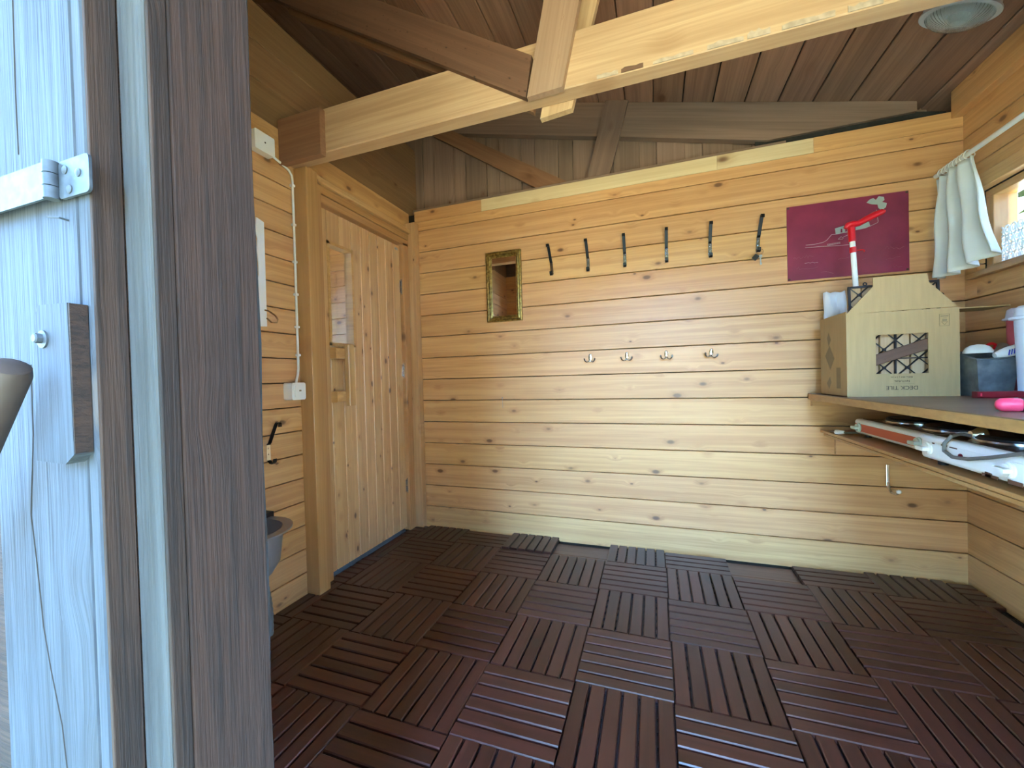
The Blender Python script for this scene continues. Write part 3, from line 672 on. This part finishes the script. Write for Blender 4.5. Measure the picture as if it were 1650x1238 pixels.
# double hooks
dlab = ['leftmost chrome double hook in the lower row', 'second chrome double hook from the left in the lower row', 'third chrome double hook from the left in the lower row', 'rightmost chrome double hook in the lower row']
d0 = None
for i, x in enumerate((-0.390, -0.182, 0.029, 0.252)):
    m = T(x, YB, 1.085) @ RY(0.18 if i == 3 else 0)
    if d0 is None:
        d0 = empty('double_hook', (0, 0, 0), dlab[0], 'hook', 'chrome double hooks')
        mb = MB(); mb.lathe([(0.014, 0), (0.014, 0.003), (0.010, 0.005), (0, 0.005)], 18, 0.75, 1.5); mb.build('plate', M['chrome'], d0, T(0, -0.0, 0.012) @ RX(PI/2))
        for s in (-1, 1):
            MB().tube([(0, -0.004, -0.004), (s*0.008, -0.012, -0.012), (s*0.018, -0.022, -0.015), (s*0.027, -0.029, -0.008), (s*0.030, -0.031, 0.004), (s*0.0305, -0.031, 0.007)], [0.005, 0.005, 0.0045, 0.0042, 0.0055, 0.003], 10).build('prong', M['chrome'], d0)
        for s in (-1, 1): MB().lathe([(0.002, 0), (0.002, 0.0005), (0, 0.0005)], 8).build('screw', M['ink'], d0, T(s*0.0045, -0.005, 0.022) @ RX(PI/2))
        d0.matrix_basis = m; continue
    r_ = d0.copy(); COL.objects.link(r_); r_.matrix_basis = m; r_['label'] = dlab[i]
    for ch in list(d0.children):
        c_ = ch.copy(); COL.objects.link(c_); c_.parent = r_

# gold framed mirror
mi = empty('mirror', (-0.915, YB, 1.345), 'narrow wall mirror in a gold frame', 'mirror')
fx0, fx1, fz0, fz1, fw = -1.030, -0.798, 1.345, 1.783, 0.036
prof = [(0.0, 0.004), (0.0, 0.022), (0.008, 0.026), (0.016, 0.018), (0.022, 0.020), (0.030, 0.012), (0.036, 0.010), (0.036, 0.004)]
v = []; f = []; n = len(prof)
for sx, sz in ((0, 0), (1, 0), (1, 1), (0, 1)):
    for ins, h in prof: v.append(((fx0+ins) if sx == 0 else (fx1-ins), YB-h, (fz0+ins) if sz == 0 else (fz1-ins)))
for k in range(4):
    k2 = (k+1) % 4
    for i in range(n): f.append((k*n+i, k2*n+i, k2*n+(i+1) % n, k*n+(i+1) % n))
MB().add(v, f).build('frame', M['gold'], mi, smooth=False)
MB().box((fx0+0.033, YB-0.009, fz0+0.033), (fx1-0.033, YB-0.006, fz1-0.033)).build('glass', M['mirror'], mi, smooth=False)

# maroon engraved sheet
po = empty('engraved_sheet', (0.852, YB, 1.44), 'maroon engraved picture sheet screwed to the back wall', 'picture')
MB().box((0.610, YB-0.005, 1.439), (1.095, YB-0.001, 1.810)).build('sheet', M['maroon'], po, smooth=False)
yp = YB - 0.0053
def fill(nm, poly, mat, y=yp): MB().prism(poly, y-0.0006, y+0.0002, 'XZ').build(nm, M[mat], po, smooth=False)
fill('tree_shape', [(0.936, 1.779), (0.947, 1.791), (0.962, 1.797), (0.972, 1.786), (0.983, 1.802), (1.002, 1.795), (1.005, 1.781), (0.996, 1.773), (1.014, 1.764), (1.01, 1.746), (0.994, 1.733), (0.981, 1.747), (0.978, 1.763), (0.956, 1.768)], 'engrave_fill')
fill('tree_shape', [(0.893, 1.683), (0.903, 1.689), (0.914, 1.683), (0.929, 1.694), (0.945, 1.685), (0.949, 1.666), (0.932, 1.659), (0.91, 1.656), (0.893, 1.656)], 'engrave_fill')
fill('house_shape', [(0.81, 1.675), (0.867, 1.687), (0.891, 1.679), (0.891, 1.649), (0.813, 1.648)], 'engrave_fill')
fill('house_window', [(0.833, 1.669), (0.839, 1.669), (0.839, 1.652), (0.832, 1.652)], 'maroon', yp-0.0006)
fill('house_window', [(0.851, 1.671), (0.859, 1.672), (0.859, 1.654), (0.85, 1.653)], 'maroon', yp-0.0006)
def line(pts, mat='engrave', r=0.0013): MB().tube([(a, yp, b) for a, b in pts], r, 5).build('engraved_line', M[mat], po)
line([(0.689, 1.61), (0.724, 1.609), (0.76, 1.614), (0.776, 1.622), (0.796, 1.647), (0.819, 1.647), (0.917, 1.659), (0.949, 1.666), (0.977, 1.678), (0.98, 1.684), (0.973, 1.739)])
line([(0.686, 1.597), (0.756, 1.595), (0.818, 1.59), (0.879, 1.589)])
line([(0.822, 1.621), (0.834, 1.632), (0.843, 1.625), (0.84, 1.619), (0.822, 1.621)])
line([(0.843, 1.629), (0.872, 1.641)])
sig = []
for k in range(40):
    t = k/39; sig.append((0.779+0.052*t+0.004*math.cos(k*1.25), 1.600+0.004*t+0.0045*math.sin(k*1.25)))
line(sig, 'engrave', 0.0009)
for pts in ([(0.635, 1.55), (0.643, 1.554), (0.649, 1.546), (0.659, 1.556), (0.668, 1.544), (0.678, 1.554), (0.684, 1.548), (0.692, 1.562), (0.698, 1.543), (0.702, 1.556), (0.72, 1.55)],
            [(0.65, 1.496), (0.657, 1.505), (0.661, 1.492), (0.675, 1.495), (0.695, 1.492), (0.723, 1.492), (0.739, 1.498)],
            [(0.821, 1.523), (0.833, 1.528), (0.848, 1.525), (0.867, 1.529)],
            [(1.004, 1.55), (1.012, 1.562), (1.019, 1.55), (1.026, 1.558), (1.037, 1.548), (1.047, 1.551), (1.058, 1.543), (1.076, 1.554)],
            [(1.007, 1.5), (1.022, 1.505), (1.032, 1.501), (1.047, 1.508), (1.061, 1.508)], [(0.916, 1.511), (0.931, 1.516)], [(0.75, 1.468), (0.77, 1.471), (0.801, 1.458)], [(0.879, 1.559), (0.924, 1.552)]): line(pts, 'engrave_soft', 0.0009)
line([(0.683, 1.52), (0.699, 1.522), (0.707, 1.519), (0.715, 1.523), (0.723, 1.518), (0.739, 1.519)], 'engrave', 0.0009)
line([(1.028, 1.459), (1.034, 1.472), (1.039, 1.46), (1.046, 1.469), (1.053, 1.46), (1.068, 1.461)], 'engrave_soft', 0.0011)
for x, z in ((0.617, 1.803), (1.088, 1.803), (0.617, 1.446), (1.088, 1.446)): MB().lathe([(0.005, 0), (0.004, 0.002), (0, 0.0025)], 10).build('screw', M['ink'], po, T(x, YB-0.005, z) @ RX(PI/2))

# ------------------------------------------------------------------ shelves on the window wall
SZ = 0.872
sh = empty('wall_shelf', (1.0, -0.9, SZ-0.03), 'long upper wooden shelf along the window wall', 'shelf')
pl = [(0.684, -1.95), (XR, -1.95), (XR, YB-0.001), (0.700, YB-0.001), (0.688, -0.086), (0.684, -0.10)]
MB().prism(pl, SZ-0.003, SZ, 'XY').build('veneer', M['shelf_top'], sh, smooth=False)
MB().prism(pl, SZ-0.030, SZ-0.0032, 'XY').build('board', M['shelf'], sh, RX(0), smooth=False)
plank('cleat', M['pine'], sh, (0.70, YB-0.011, SZ-0.047), (XR, YB-0.011, SZ-0.047), 0.032, 0.02)
LZ = 0.692
sl = empty('lower_shelf', (1.0, -0.9, LZ-0.03), 'thin lower shelf under the hotplates on the window wall', 'shelf')
plank('board', M['shelf'], sl, (1.013, -1.95, LZ-0.006), (1.013, -0.10, LZ-0.006), 0.56, 0.012, (1, 0, 0), 0.0015)
plank('board', M['shelf'], sl, (1.013, -1.95, LZ-0.020), (1.013, -0.13, LZ-0.020), 0.555, 0.012, (1, 0, 0), 0.0015)
plank('cleat', M['pine'], sl, (0.795, YB-0.011, LZ-0.075), (XR, YB-0.011, LZ-0.075), 0.09, 0.02)
# chrome hook under the lower shelf
ch_ = empty('towel_hook', (1.0, YB, 0.40), 'chrome towel hook with a white tip below the lower shelf', 'hook')
mb = MB(); mb.rbox((0.988, YB-0.027, 0.43), (1.001, YB-0.0225, 0.53), 0.002, 2, 'Z'); mb.build('plate', M['chrome'], ch_)
MB().tube([(0.995, YB-0.026, 0.445), (0.996, YB-0.03, 0.420), (1.000, YB-0.042, 0.404), (1.008, YB-0.060, 0.402), (1.012, YB-0.068, 0.408)], 0.006, 10).build('prong', M['chrome'], ch_)
MB().lathe([(0, -0.010), (0.008, -0.006), (0.010, 0), (0.008, 0.006), (0, 0.010)], 14).build('tip', M['white'], ch_, T(1.014, YB-0.072, 0.416))

# ------------------------------------------------------------------ hotplates
def hotplate(name, label, x0, y0, y1, z0, z1, front, knob, kys):
    h = empty(name, (x0+0.14, (y0+y1)/2, z0-0.012), label, 'hotplate')
    x1 = x0 + 0.30
    mb = MB(); mb.rbox((x0, y0, z0), (x1, y1, z1), 0.012, 4, 'Y'); mb.build('body', M['white_enamel'], h)
    MB().box((x0-0.0015, y0+0.004, z0+0.012), (x0+0.004, y1-0.004, z1-0.018)).build('front_panel', M[front], h, smooth=False)
    MB().box((x0+0.02, y0+0.02, z1-0.002), (x1-0.01, y1-0.02, z1+0.002)).build('top_plate', M['stove_top'], h, smooth=False)
    for ky_ in kys:
        kb = MB().lathe([(0.020, 0), (0.020, 0.004), (0.016, 0.006), (0.016, 0.010), (0, 0.010)], 20).build('knob', M[knob], h, T(x0-0.002, ky_, (z0+z1)/2-0.003) @ RY(-PI/2))
        mb = MB(); mb.rbox((-0.006, -0.019, 0.009), (0.006, 0.019, 0.024), 0.004, 3, 'Z'); mb.build('grip', M[knob], kb, T(x0-0.002, ky_, (z0+z1)/2-0.003) @ RY(-PI/2))
    for k, cy in enumerate((y0+0.13, y1-0.13)):
        bb = MB().lathe([(0.105, 0), (0.105, 0.010), (0.098, 0.016), (0.03, 0.017), (0.028, 0.014), (0, 0.014)], 40).build('burner', M['burner'], h, T(x0+0.165, cy, z1+0.001))
        MB().lathe([(0.112, 0), (0.112, 0.004), (0.105, 0.006)], 40).build('trim_ring', M['chrome'], bb, T(x0+0.165, cy, z1+0.001))
    for fx in (x0+0.03, x1-0.03):
        for fy in (y0+0.04, y1-0.04): MB().lathe([(0.012, -0.014), (0.012, 0.001)], 12).build('foot', M['plastic_black'], h, T(fx, fy, z0))
    return h
h1 = hotplate('hotplate', 'hotplate with an orange front panel at the back of the lower shelf', 0.795, -0.815, -0.305, 0.706, 0.768, 'orange', 'mint', (-0.345, -0.765))
h2 = hotplate('hotplate', 'all white chipped hotplate nearest the camera on the lower shelf', 0.748, -1.42, -0.872, 0.706, 0.778, 'white_enamel', 'white_enamel', (-0.908, -1.207))
for ya, yb, za, zb in ((-0.935, -0.925, 0.756, 0.760), (-0.99, -0.965, 0.757, 0.761), (-1.03, -1.0, 0.757, 0.760), (-1.17, -1.12, 0.7065, 0.714), (-1.15, -1.13, 0.7065, 0.719), (-1.24, -1.20, 0.7065, 0.716)):
    MB().box((0.7455, ya, za), (0.7475, yb, zb)).build('rust_patch', M['rust'], h2, smooth=False)
MB().lathe([(0.007, 0), (0.007, 0.003), (0.004, 0.005), (0, 0.005)], 14).build('pilot_light', M['dark_red'], h2, T(0.7465, -1.045, 0.741) @ RY(-PI/2))
cdpts = [(0.80, -0.985, 0.790), (0.775, -0.99, 0.795), (0.748, -1.005, 0.790), (0.735, -1.000, 0.768), (0.733, -1.003, 0.748), (0.735, -1.033, 0.736), (0.735, -1.092, 0.742), (0.735, -1.175, 0.763), (0.738, -1.262, 0.789), (0.75, -1.34, 0.80)]
MB().tube(cdpts, 0.0048, 10).build('cord', M['cord'], h2)
MB().lathe([(0.020, 0), (0.020, 0.012), (0.014, 0.02), (0.010, 0.03), (0, 0.03)], 20).build('cord_fitting', M['chrome'], h2, T(0.835, -0.975, 0.792) @ RY(-PI/2))
MB().tube([(0.86, -0.30, 0.702), (0.80, -0.29, 0.704), (0.77, -0.295, 0.704), (0.752, -0.285, 0.703)], 0.0045, 8).build('cord', M['cord'], h1)
pg = MB(); pg.tube([(0.760, -0.290, 0.704), (0.745, -0.272, 0.703), (0.738, -0.262, 0.703)], [0.007, 0.011, 0.010], 10); pg.build('plug', M['white'], h1)
for s in (-1, 1): MB().tube([(0.738+0.004*s, -0.262+0.003*s, 0.703), (0.724+0.004*s, -0.246+0.003*s, 0.703)], 0.0022, 6).build('pin', M['steel'], h1)

# ------------------------------------------------------------------ cardboard box of deck tiles
BXY = -0.455; bx0, bx1, bz0, bz1 = 0.712, 1.068, SZ+0.0005, 1.213
bo = empty('cardboard_box', (0.89, -0.33, SZ), 'open cardboard deck tile box standing upside down on the shelf', 'box')
th = 0.004
hx0, hx1, hz0, hz1 = 0.809, 0.974, 0.964, 1.121
fr = MB()
for a, b in (((bx0, bz0), (hx0, bz1)), ((hx1, bz0), (bx1, bz1)), ((hx0, bz0), (hx1, hz0)), ((hx0, hz1), (hx1, bz1))): fr.box((a[0], BXY, a[1]), (b[0], BXY+th, b[1]))
fr.build('front_side', M['card'], bo, smooth=False)
MB().prism([(bx0+0.002, bz1), (bx1-0.004, bz1+0.003), (0.979, 1.318), (0.974, 1.348), (0.970, 1.352), (0.807, 1.354), (0.803, 1.350), (0.803, 1.318)], BXY+0.001, BXY+0.001+th, 'XZ').build('top_flap', M['card'], bo, smooth=False)
MB().box((bx0, BXY+th, bz0), (bx0+th, -0.185, bz1+0.010)).build('side', M['card'], bo, smooth=False)
MB().box((bx1-th, BXY+th, bz0), (bx1, -0.185, bz1)).build('side', M['card'], bo, smooth=False)
MB().box((bx0, -0.185, bz0), (bx1, -0.181, bz1)).build('back_side', M['card'], bo, smooth=False)
MB().box((bx0, BXY+th, bz0), (bx1, -0.185, bz0+th)).build('bottom', M['card'], bo, smooth=False)
MB().box((bx1, -0.43, bz1-0.004), (bx1+0.16, -0.30, bz1)).build('side_flap', M['card'], bo, RY(0), smooth=False)
yp2 = BXY - 0.0006
def btext(body, size, x, z, mat='ink'): text('print', body, size, M[mat], bo, T(x, yp2, z) @ RY(PI) @ RX(PI/2))
btext('DECK TILE', 0.0215, 0.891, 0.908)
btext('NATURAL', 0.011, 0.891, 0.934)
btext('30.0 x 30.0 x 2.4 cm', 0.0085, 0.891, 0.950)
MB().box((0.853, yp2, 0.9225), (0.929, BXY+0.001, 0.9233)).build('print', M['ink_soft'], bo, smooth=False)
pr = MB()
for a, b in (((1.008, 1.144), (1.0095, 1.190)), ((1.0375, 1.144), (1.039, 1.190)), ((1.008, 1.144), (1.039, 1.1453)), ((1.008, 1.1887), (1.039, 1.190)), ((1.012, 1.180), (1.035, 1.184)), ((1.018, 1.173), (1.030, 1.175)), ((1.017, 1.163), (1.031, 1.170))): pr.box((a[0], yp2, a[1]), (b[0], BXY+0.001, b[1]))
pr.tube([(1.015, yp2, 1.160), (1.032, yp2, 1.160), (1.0235, yp2, 1.148), (1.015, yp2, 1.160)], 0.0008, 4)
pr.build('print', M['ink_soft'], bo, smooth=False)
# faded prints on the left side
lp = MB()
for poly in ([(-0.30, 1.12), (-0.275, 1.155), (-0.26, 1.13), (-0.275, 1.09)], [(-0.335, 1.035), (-0.285, 1.095), (-0.235, 1.05), (-0.29, 0.985)], [(-0.30, 0.93), (-0.285, 0.955), (-0.25, 0.925), (-0.275, 0.90)], [(-0.395, 0.905), (-0.355, 0.905), (-0.355, 0.995), (-0.395, 0.995)]): lp.prism(poly, bx0-0.0005, bx0+0.001, 'YZ')
lp.build('print', M['ink_soft'], bo, smooth=False)

# deck tiles kept in the box: black lattice side to the front
def spare_tile(label, m, s=0.3):
    t = empty('deck_tile', (0, 0, 0), label, 'deck tile', 'spare deck tiles in the box')
    g = MB(); h = s/2
    for x in (-h+0.004, h-0.004): g.box((x-0.004, -0.009, -h), (x+0.004, 0, h)); g.box((-h, -0.009, x-0.004), (h, 0, x+0.004))
    n = 4; c_ = s/n
    for i in range(1, n):
        x = -h + c_*i; g.box((x-0.0022, -0.008, -h), (x+0.0022, 0, h)) if i % 2 == 0 else None
        if i % 2 == 0: g.box((-h, -0.008, x-0.0022), (h, 0, x+0.0022))
    for i in range(n):
        for j in range(n):
            cx, cz = -h + c_*(i+0.5), -h + c_*(j+0.5)
            for sg in (-1, 1): g.tube([(cx-c_/2, -0.004, cz-sg*c_/2), (cx+c_/2, -0.004, cz+sg*c_/2)], 0.0030, 4)
            g.m = T(cx, 0, cz) @ RX(PI/2); g.lathe([(0.006, 0.0), (0.006, 0.009), (0.003, 0.009), (0.003, 0)], 8); g.m = Matrix.Identity(4)
    for q in (-0.6, 0.6):
        for px, pz in ((q*h, h+0.007), (h+0.007, q*h)):
            rg = [(px+0.006*math.cos(2*PI*k/10), -0.004, pz+0.006*math.sin(2*PI*k/10)) for k in range(10)]
            g.tube(rg, 0.0025, 5, closed=True)
    g.build('lattice', M['plastic_black'], t, smooth=False)
    for k in range(6):
        x = -h + s/6*(k+0.5)
        plank('slat', M['beam'], t, (x, 0.009, -h+0.004), (x, 0.009, h-0.004), s/6-0.005, 0.016, (1, 0, 0), 0.002)
    t.matrix_basis = m
    return t
spare_tile('spare deck tile standing out of the top of the cardboard box', T(0.898, -0.380, 1.186) @ RX(-0.05))
spare_tile('spare deck tile low inside the cardboard box window', T(0.882, -0.428, 1.025) @ RY(0.0) @ RX(0.02), 0.296)

tag(plank('loose_slat', M['beam_mid'], None, (0.742, -0.4445, 0.995), (1.030, -0.4445, 1.098), 0.042, 0.010, (0, 0, 1), 0.002), 'loose brown slat slanting across the cardboard box window', 'slat')
# litter picker in the box
lpk = empty('litter_picker', (0.83, -0.30, 0.9), 'red handled white reaching tool standing in the cardboard box', 'reaching tool')
ax0, ax1 = Vector((0.838, -0.275, 0.90)), Vector((0.808, -0.262, 1.60))
def al(z): return ax0 + (ax1-ax0)*((z-0.90)/0.70)
MB().tube([al(0.90), al(1.58)], 0.0105, 12).build('shaft', M['white'], lpk)
MB().tube([al(1.555), al(1.62)], 0.0135, 12).build('collar', M['red'], lpk)
hpts = [(0.786, -0.262, 1.618), (0.795, -0.262, 1.632), (0.812, -0.261, 1.634), (0.835, -0.26, 1.634), (0.865, -0.26, 1.650), (0.895, -0.26, 1.664), (0.920, -0.26, 1.672), (0.930, -0.26, 1.673)]
MB().tube(hpts, [0.008, 0.012, 0.015, 0.013, 0.014, 0.014, 0.013, 0.006], 12).build('handle', M['red'], lpk)
mb = MB()
for k in range(4): mb.lathe([(0, -0.008), (0.006, -0.005), (0.007, 0), (0.006, 0.005), (0, 0.008)], 10) if False else None
MB().tube([al(1.505), al(1.530)], 0.0125, 12).build('clip', M['red'], lpk)
pc = al(1.515)
MB().tube([(pc.x+0.01, pc.y, pc.z), (pc.x+0.035, pc.y, pc.z), (pc.x+0.042, pc.y, pc.z-0.004), (pc.x+0.040, pc.y, pc.z-0.011)], 0.003, 8).build('clip_hook', M['red'], lpk)

# crumpled paper roll behind the box
pp = MB(); v = []; f = []
for i in range(9):
    for j in range(7):
        u, w_ = i/8, j/6
        v.append((0.735+0.085*u+0.012*(1-w_), -0.150+0.018*math.sin(u*9+w_*3)*0.6, 1.19+0.165*w_+0.004*math.sin(u*14)))
for i in range(8):
    for j in range(6): f.append((i*7+j, (i+1)*7+j, (i+1)*7+j+1, i*7+j+1))
po_ = pp.add(v, f).build('paper_bag', M['paper'])
md = po_.modifiers.new('thickness', 'SOLIDIFY'); md.thickness = 0.012
tag(po_, 'crumpled white paper bag behind the cardboard box', 'paper bag')

# ------------------------------------------------------------------ things at the right end of the upper shelf
tn = empty('tin_box', (1.14, -0.42, SZ), 'galvanised tin box full of oddments on the shelf', 'tin box')
tx0, tx1, ty0, ty1, tz1 = 1.074, 1.190, -0.53, -0.41, 1.010
mb = MB(); i_ = 0.012
A = [(tx0+i_, ty0+i_, SZ+0.001), (tx1-i_, ty0+i_, SZ+0.001), (tx1-i_, ty1-i_, SZ+0.001), (tx0+i_, ty1-i_, SZ+0.001), (tx0, ty0, tz1), (tx1, ty0, tz1), (tx1, ty1, tz1+0.03), (tx0, ty1, tz1+0.03)]
q = 0.004
Bv = [(x+(q if x < 1.15 else -q), y+(q if y < -0.42 else -q), z+(0.004 if k < 4 else 0)) for k, (x, y, z) in enumerate(A)]
mb.add(A + Bv, [(0,3,2,1),(0,1,5,4),(1,2,6,5),(2,3,7,6),(3,0,4,7),(8,9,10,11),(8,12,13,9),(9,13,14,10),(10,14,15,11),(11,15,12,8),(4,5,13,12),(5,6,14,13),(6,7,15,14),(7,4,12,15)])
mb.build('body', M['tin'], tn, smooth=False)
MB().tube([(tx0, ty0, tz1), (tx1, ty0, tz1), (tx1, ty1, tz1+0.03), (tx0, ty1, tz1+0.03)], 0.004, 6, closed=True).build('rim', M['tin'], tn)
tag(MB().lathe([(0.045, 0), (0.044, 0.008), (0.036, 0.022), (0.02, 0.031), (0, 0.034)], 24).build('small_bowl', M['white'], m=T(1.120, -0.455, 1.034) @ Matrix.Diagonal((0.9, 0.9, 1, 1))), 'small white plastic bowl upside down in the tin box', 'bowl')
MB_c = MB(); MB_c.lathe([(0.03, 0), (0.03, -0.08), (0, -0.08)], 16)
rgp = [(1.176+0.012*math.cos(2*PI*k/16), -0.425, 1.060+0.010*math.sin(2*PI*k/16)) for k in range(16)]
tag(MB().tube(rgp, 0.005, 8, closed=True).build('red_ring', M['red']), 'red plastic ring lying in the tin box', 'ring')
tag(MB().tube([(1.130, -0.50, 0.99), (1.155, -0.49, 1.030), (1.180, -0.475, 1.058)], [0.010, 0.012, 0.016], 12).build('dark_tube', M['steel']), 'dull grey tube sticking up from the tin box', 'tube')
tube_ = tag(MB().tube([(1.128, -0.520, 1.022), (1.146, -0.520, 1.027), (1.166, -0.520, 1.034), (1.191, -0.520, 1.042)], [0.010, 0.016, 0.019, 0.019], 14).build('white_tube', M['white']), 'white squeeze tube with blue print in the tin box', 'tube')
for k in range(5):
    MB().box((-0.0015, -0.0005, -0.010), (0.0015, 0.0005, 0.010)).build('print', M['blue'], tube_, T(1.156+0.007*k, -0.5395, 1.031+0.0025*k) @ RX(0.2), smooth=False)
tag(MB().tube([(1.188, -0.540, 1.034), (1.196, -0.540, 1.038), (1.212, -0.538, 1.042)], [0.012, 0.018, 0.014], 12).build('blue_cap', M['blue']), 'blue plastic cap beside the pink tub', 'cap')
tp = empty('pink_tub', (1.238, -0.47, SZ), 'pink plastic tub with a lilac lid', 'tub')
mb = MB(); mb.lathe([(0.0, 0.0), (0.036, 0.0), (0.042, 0.28), (0.0, 0.28)], 28); mb.build('body', M['tub_pink'], tp, T(1.238, -0.47, SZ+0.001))
mb = MB(); mb.lathe([(0.046, 0), (0.052, 0.002), (0.051, 0.008), (0.044, 0.010), (0.040, 0.038), (0.034, 0.044), (0, 0.046)], 28); mb.build('lid', M['tub_lid'], tp, T(1.238, -0.47, 1.150))
tw = empty('white_tub', (1.19, -0.60, SZ), 'tall bluish white plastic tub at the right edge of the shelf', 'tub')
mb = MB(); mb.lathe([(0.0, 0.0), (0.046, 0.0), (0.055, 0.27), (0.0, 0.27)], 28); mb.build('body', M['tub_white'], tw, T(1.194, -0.60, SZ+0.001))
mb = MB(); mb.lathe([(0.056, 0), (0.066, 0.002), (0.067, 0.010), (0.056, 0.014), (0.052, 0.040), (0.044, 0.048), (0, 0.048)], 28); mb.build('lid', M['tub_white'], tw, T(1.194, -0.60, SZ+0.268))
tag(MB().prism([(1.19, 1.00), (1.205, 0.995), (1.225, 0.915), (1.218, 0.905)], -0.535, -0.527, 'XZ').build('paper_label', M['paper'], smooth=False), 'torn white paper label sticking out beside the tin box', 'label')
dr = empty('red_bar', (1.12, -0.60, SZ), 'dark red plastic bar lying in front of the tin box', 'bar')
mb = MB(); mb.rbox((1.028, -0.612, SZ+0.001), (1.25, -0.585, SZ+0.024), 0.004, 3, 'X'); mb.build('bar', M['dark_red'], dr)
MB().box((1.036, -0.6128, SZ+0.008), (1.040, -0.6115, SZ+0.018)).build('mark', M['pink'], dr, smooth=False)
ph = empty('pink_brush', (0.80, -1.16, SZ), 'bright pink rounded brush handle at the front of the shelf', 'brush')
hz = SZ + 0.0172
MB().tube([(0.754, -1.150, hz), (0.757, -1.151, hz), (0.763, -1.152, hz), (0.770, -1.153, hz), (0.794, -1.157, hz), (0.798, -1.158, hz)], [0.005, 0.011, 0.0155, 0.0168, 0.0168, 0.014], 18).build('grip', M['pink'], ph)
MB().tube([(0.796, -1.158, hz-0.002), (0.94, -1.185, hz-0.002)], 0.0145, 14).build('stem', M['dark_red'], ph)
MB().tube([(0.800, -1.140, hz+0.010), (0.840, -1.05, hz+0.004)], 0.007, 10).build('neck', M['tin'], ph)

# ------------------------------------------------------------------ curtain on its rod
rod = empty('curtain_rod', (1.19, -0.6, 1.85), 'white curtain rod above the window', 'curtain rod')
MB().tube([(1.196, YB-0.001, 1.856), (1.196, -1.25, 1.856)], 0.0095, 14).build('pole', M['white'], rod)
for y in (-0.125, -0.150, -0.172, -0.195, -0.218, -0.240, -0.262, -0.285):
    rp = [(1.196+0.0175*math.cos(2*PI*k/18), y+0.003*math.sin(4*PI*k/18), 1.8525+0.0175*math.sin(2*PI*k/18)) for k in range(18)]
    MB().tube(rp, 0.0022, 6, closed=True).build('ring', M['white'], rod)
v = []; f = []; NU, NV = 60, 24
for i in range(NU+1):
    u = i/NU
    for j in range(NV+1):
        w_ = j/NV                                  # 0 top, 1 bottom
        ytop = -0.100 - 0.215*u; ybot = -0.092 - 0.36*u
        y = ytop + (ybot-ytop)*w_**1.2
        z = 1.832 - (0.445 + 0.02*math.sin(u*3.0) - 0.03*u)*w_ + 0.012*math.sin(u*15)*(1-w_)*0.4
        amp = 0.016 + 0.018*w_
        x = 1.186 + amp*math.sin(u*PI*7.0 + 0.5*math.sin(w_*2)) - 0.014*w_ + 0.004*math.sin(9*w_+u*5)
        v.append((x, y, z))
for i in range(NU):
    for j in range(NV): f.append((i*(NV+1)+j, i*(NV+1)+j+1, (i+1)*(NV+1)+j+1, (i+1)*(NV+1)+j))
cu = MB().add(v, f).build('curtain', M['cloth'], angle=80)
md = cu.modifiers.new('thickness', 'SOLIDIFY'); md.thickness = 0.0022
tag(cu, 'white cotton curtain bunched in the corner by the window', 'curtain')
# lace valance low in the window
lc = MB()
for r in range(4):
    for k in range(26):
        yc = -0.20 - 0.032*k + 0.016*(r % 2); zc = 1.43 + 0.038*r
        lc.tube([(1.352, yc+0.013*math.cos(2*PI*q_/10), zc+0.021*math.sin(2*PI*q_/10)) for q_ in range(10)], 0.0034, 5, closed=True)
        lc.tube([(1.352, yc+0.006*math.cos(2*PI*q_/6), zc+0.009*math.sin(2*PI*q_/6)) for q_ in range(6)], 0.003, 4, closed=True)
lc.tube([(1.352, -0.19, 1.416), (1.352, -1.05, 1.416)], 0.004, 6)
lco = lc.build('lace_curtain', M['lace'])
tag(lco, 'short white lace curtain across the bottom of the window', 'lace curtain')

# ------------------------------------------------------------------ bulkhead lamp
lm = empty('bulkhead_lamp', (1.02, -0.62, zr(1.02)), 'oval bulkhead lamp with ribbed glass under the roof', 'lamp')
tilt = math.atan(SL)
lmat = T(1.042, -0.535, zr(1.02)-0.001) @ RY(tilt)
mb = MB(); mb.lathe([(0.062, 0.0), (0.062, -0.025), (0.058, -0.030), (0, -0.030)], 40, 1.75, 1.0); mb.build('base', M['lamp_base'], lm, lmat)
pr_ = []
for k in range(13):
    a = PI/2*k/12; pr_.append((0.056*math.cos(a)+0.0001, -0.030-0.055*math.sin(a)))
gl = MB(); seg = 96; vs_ = []
for r_i, (r, z) in enumerate(pr_):
    for k in range(seg):
        an = 2*PI*k/seg; rr = r*(1+0.018*(1 if k % 2 else -1))
        vs_.append((rr*1.75*math.cos(an), rr*math.sin(an), z))
gl.add(vs_, [(i*seg+k, (i+1)*seg+k, (i+1)*seg+(k+1) % seg, i*seg+(k+1) % seg) for i in range(len(pr_)-1) for k in range(seg)])
g_ = gl.build('glass', M['lamp_glass'], lm, lmat, smooth=False)
md = g_.modifiers.new('thickness', 'SOLIDIFY'); md.thickness = 0.003
mb = MB(); mb.lathe([(0.060, -0.028), (0.066, -0.030), (0.066, -0.037), (0.057, -0.037)], 48, 1.75, 1.0); mb.build('rim', M['lamp_base'], lm, lmat)
MB().lathe([(0, -0.03), (0.018, -0.032), (0.022, -0.05), (0.016, -0.068), (0, -0.074)], 18, 1.6, 1.0).build('bulb', M['white'], lm, lmat)

# small bent nail in the back wall
tag(MB().tube([(-0.948, YB+0.002, 0.862), (-0.948, YB-0.018, 0.864), (-0.940, YB-0.022, 0.868)], 0.0016, 6).tube([(-0.944, YB-0.016, 0.862), (-0.944, YB-0.014, 0.80)], 0.001, 5).build('wire_nail', M['steel']), 'small bent nail with a wire end low on the back wall', 'nail')
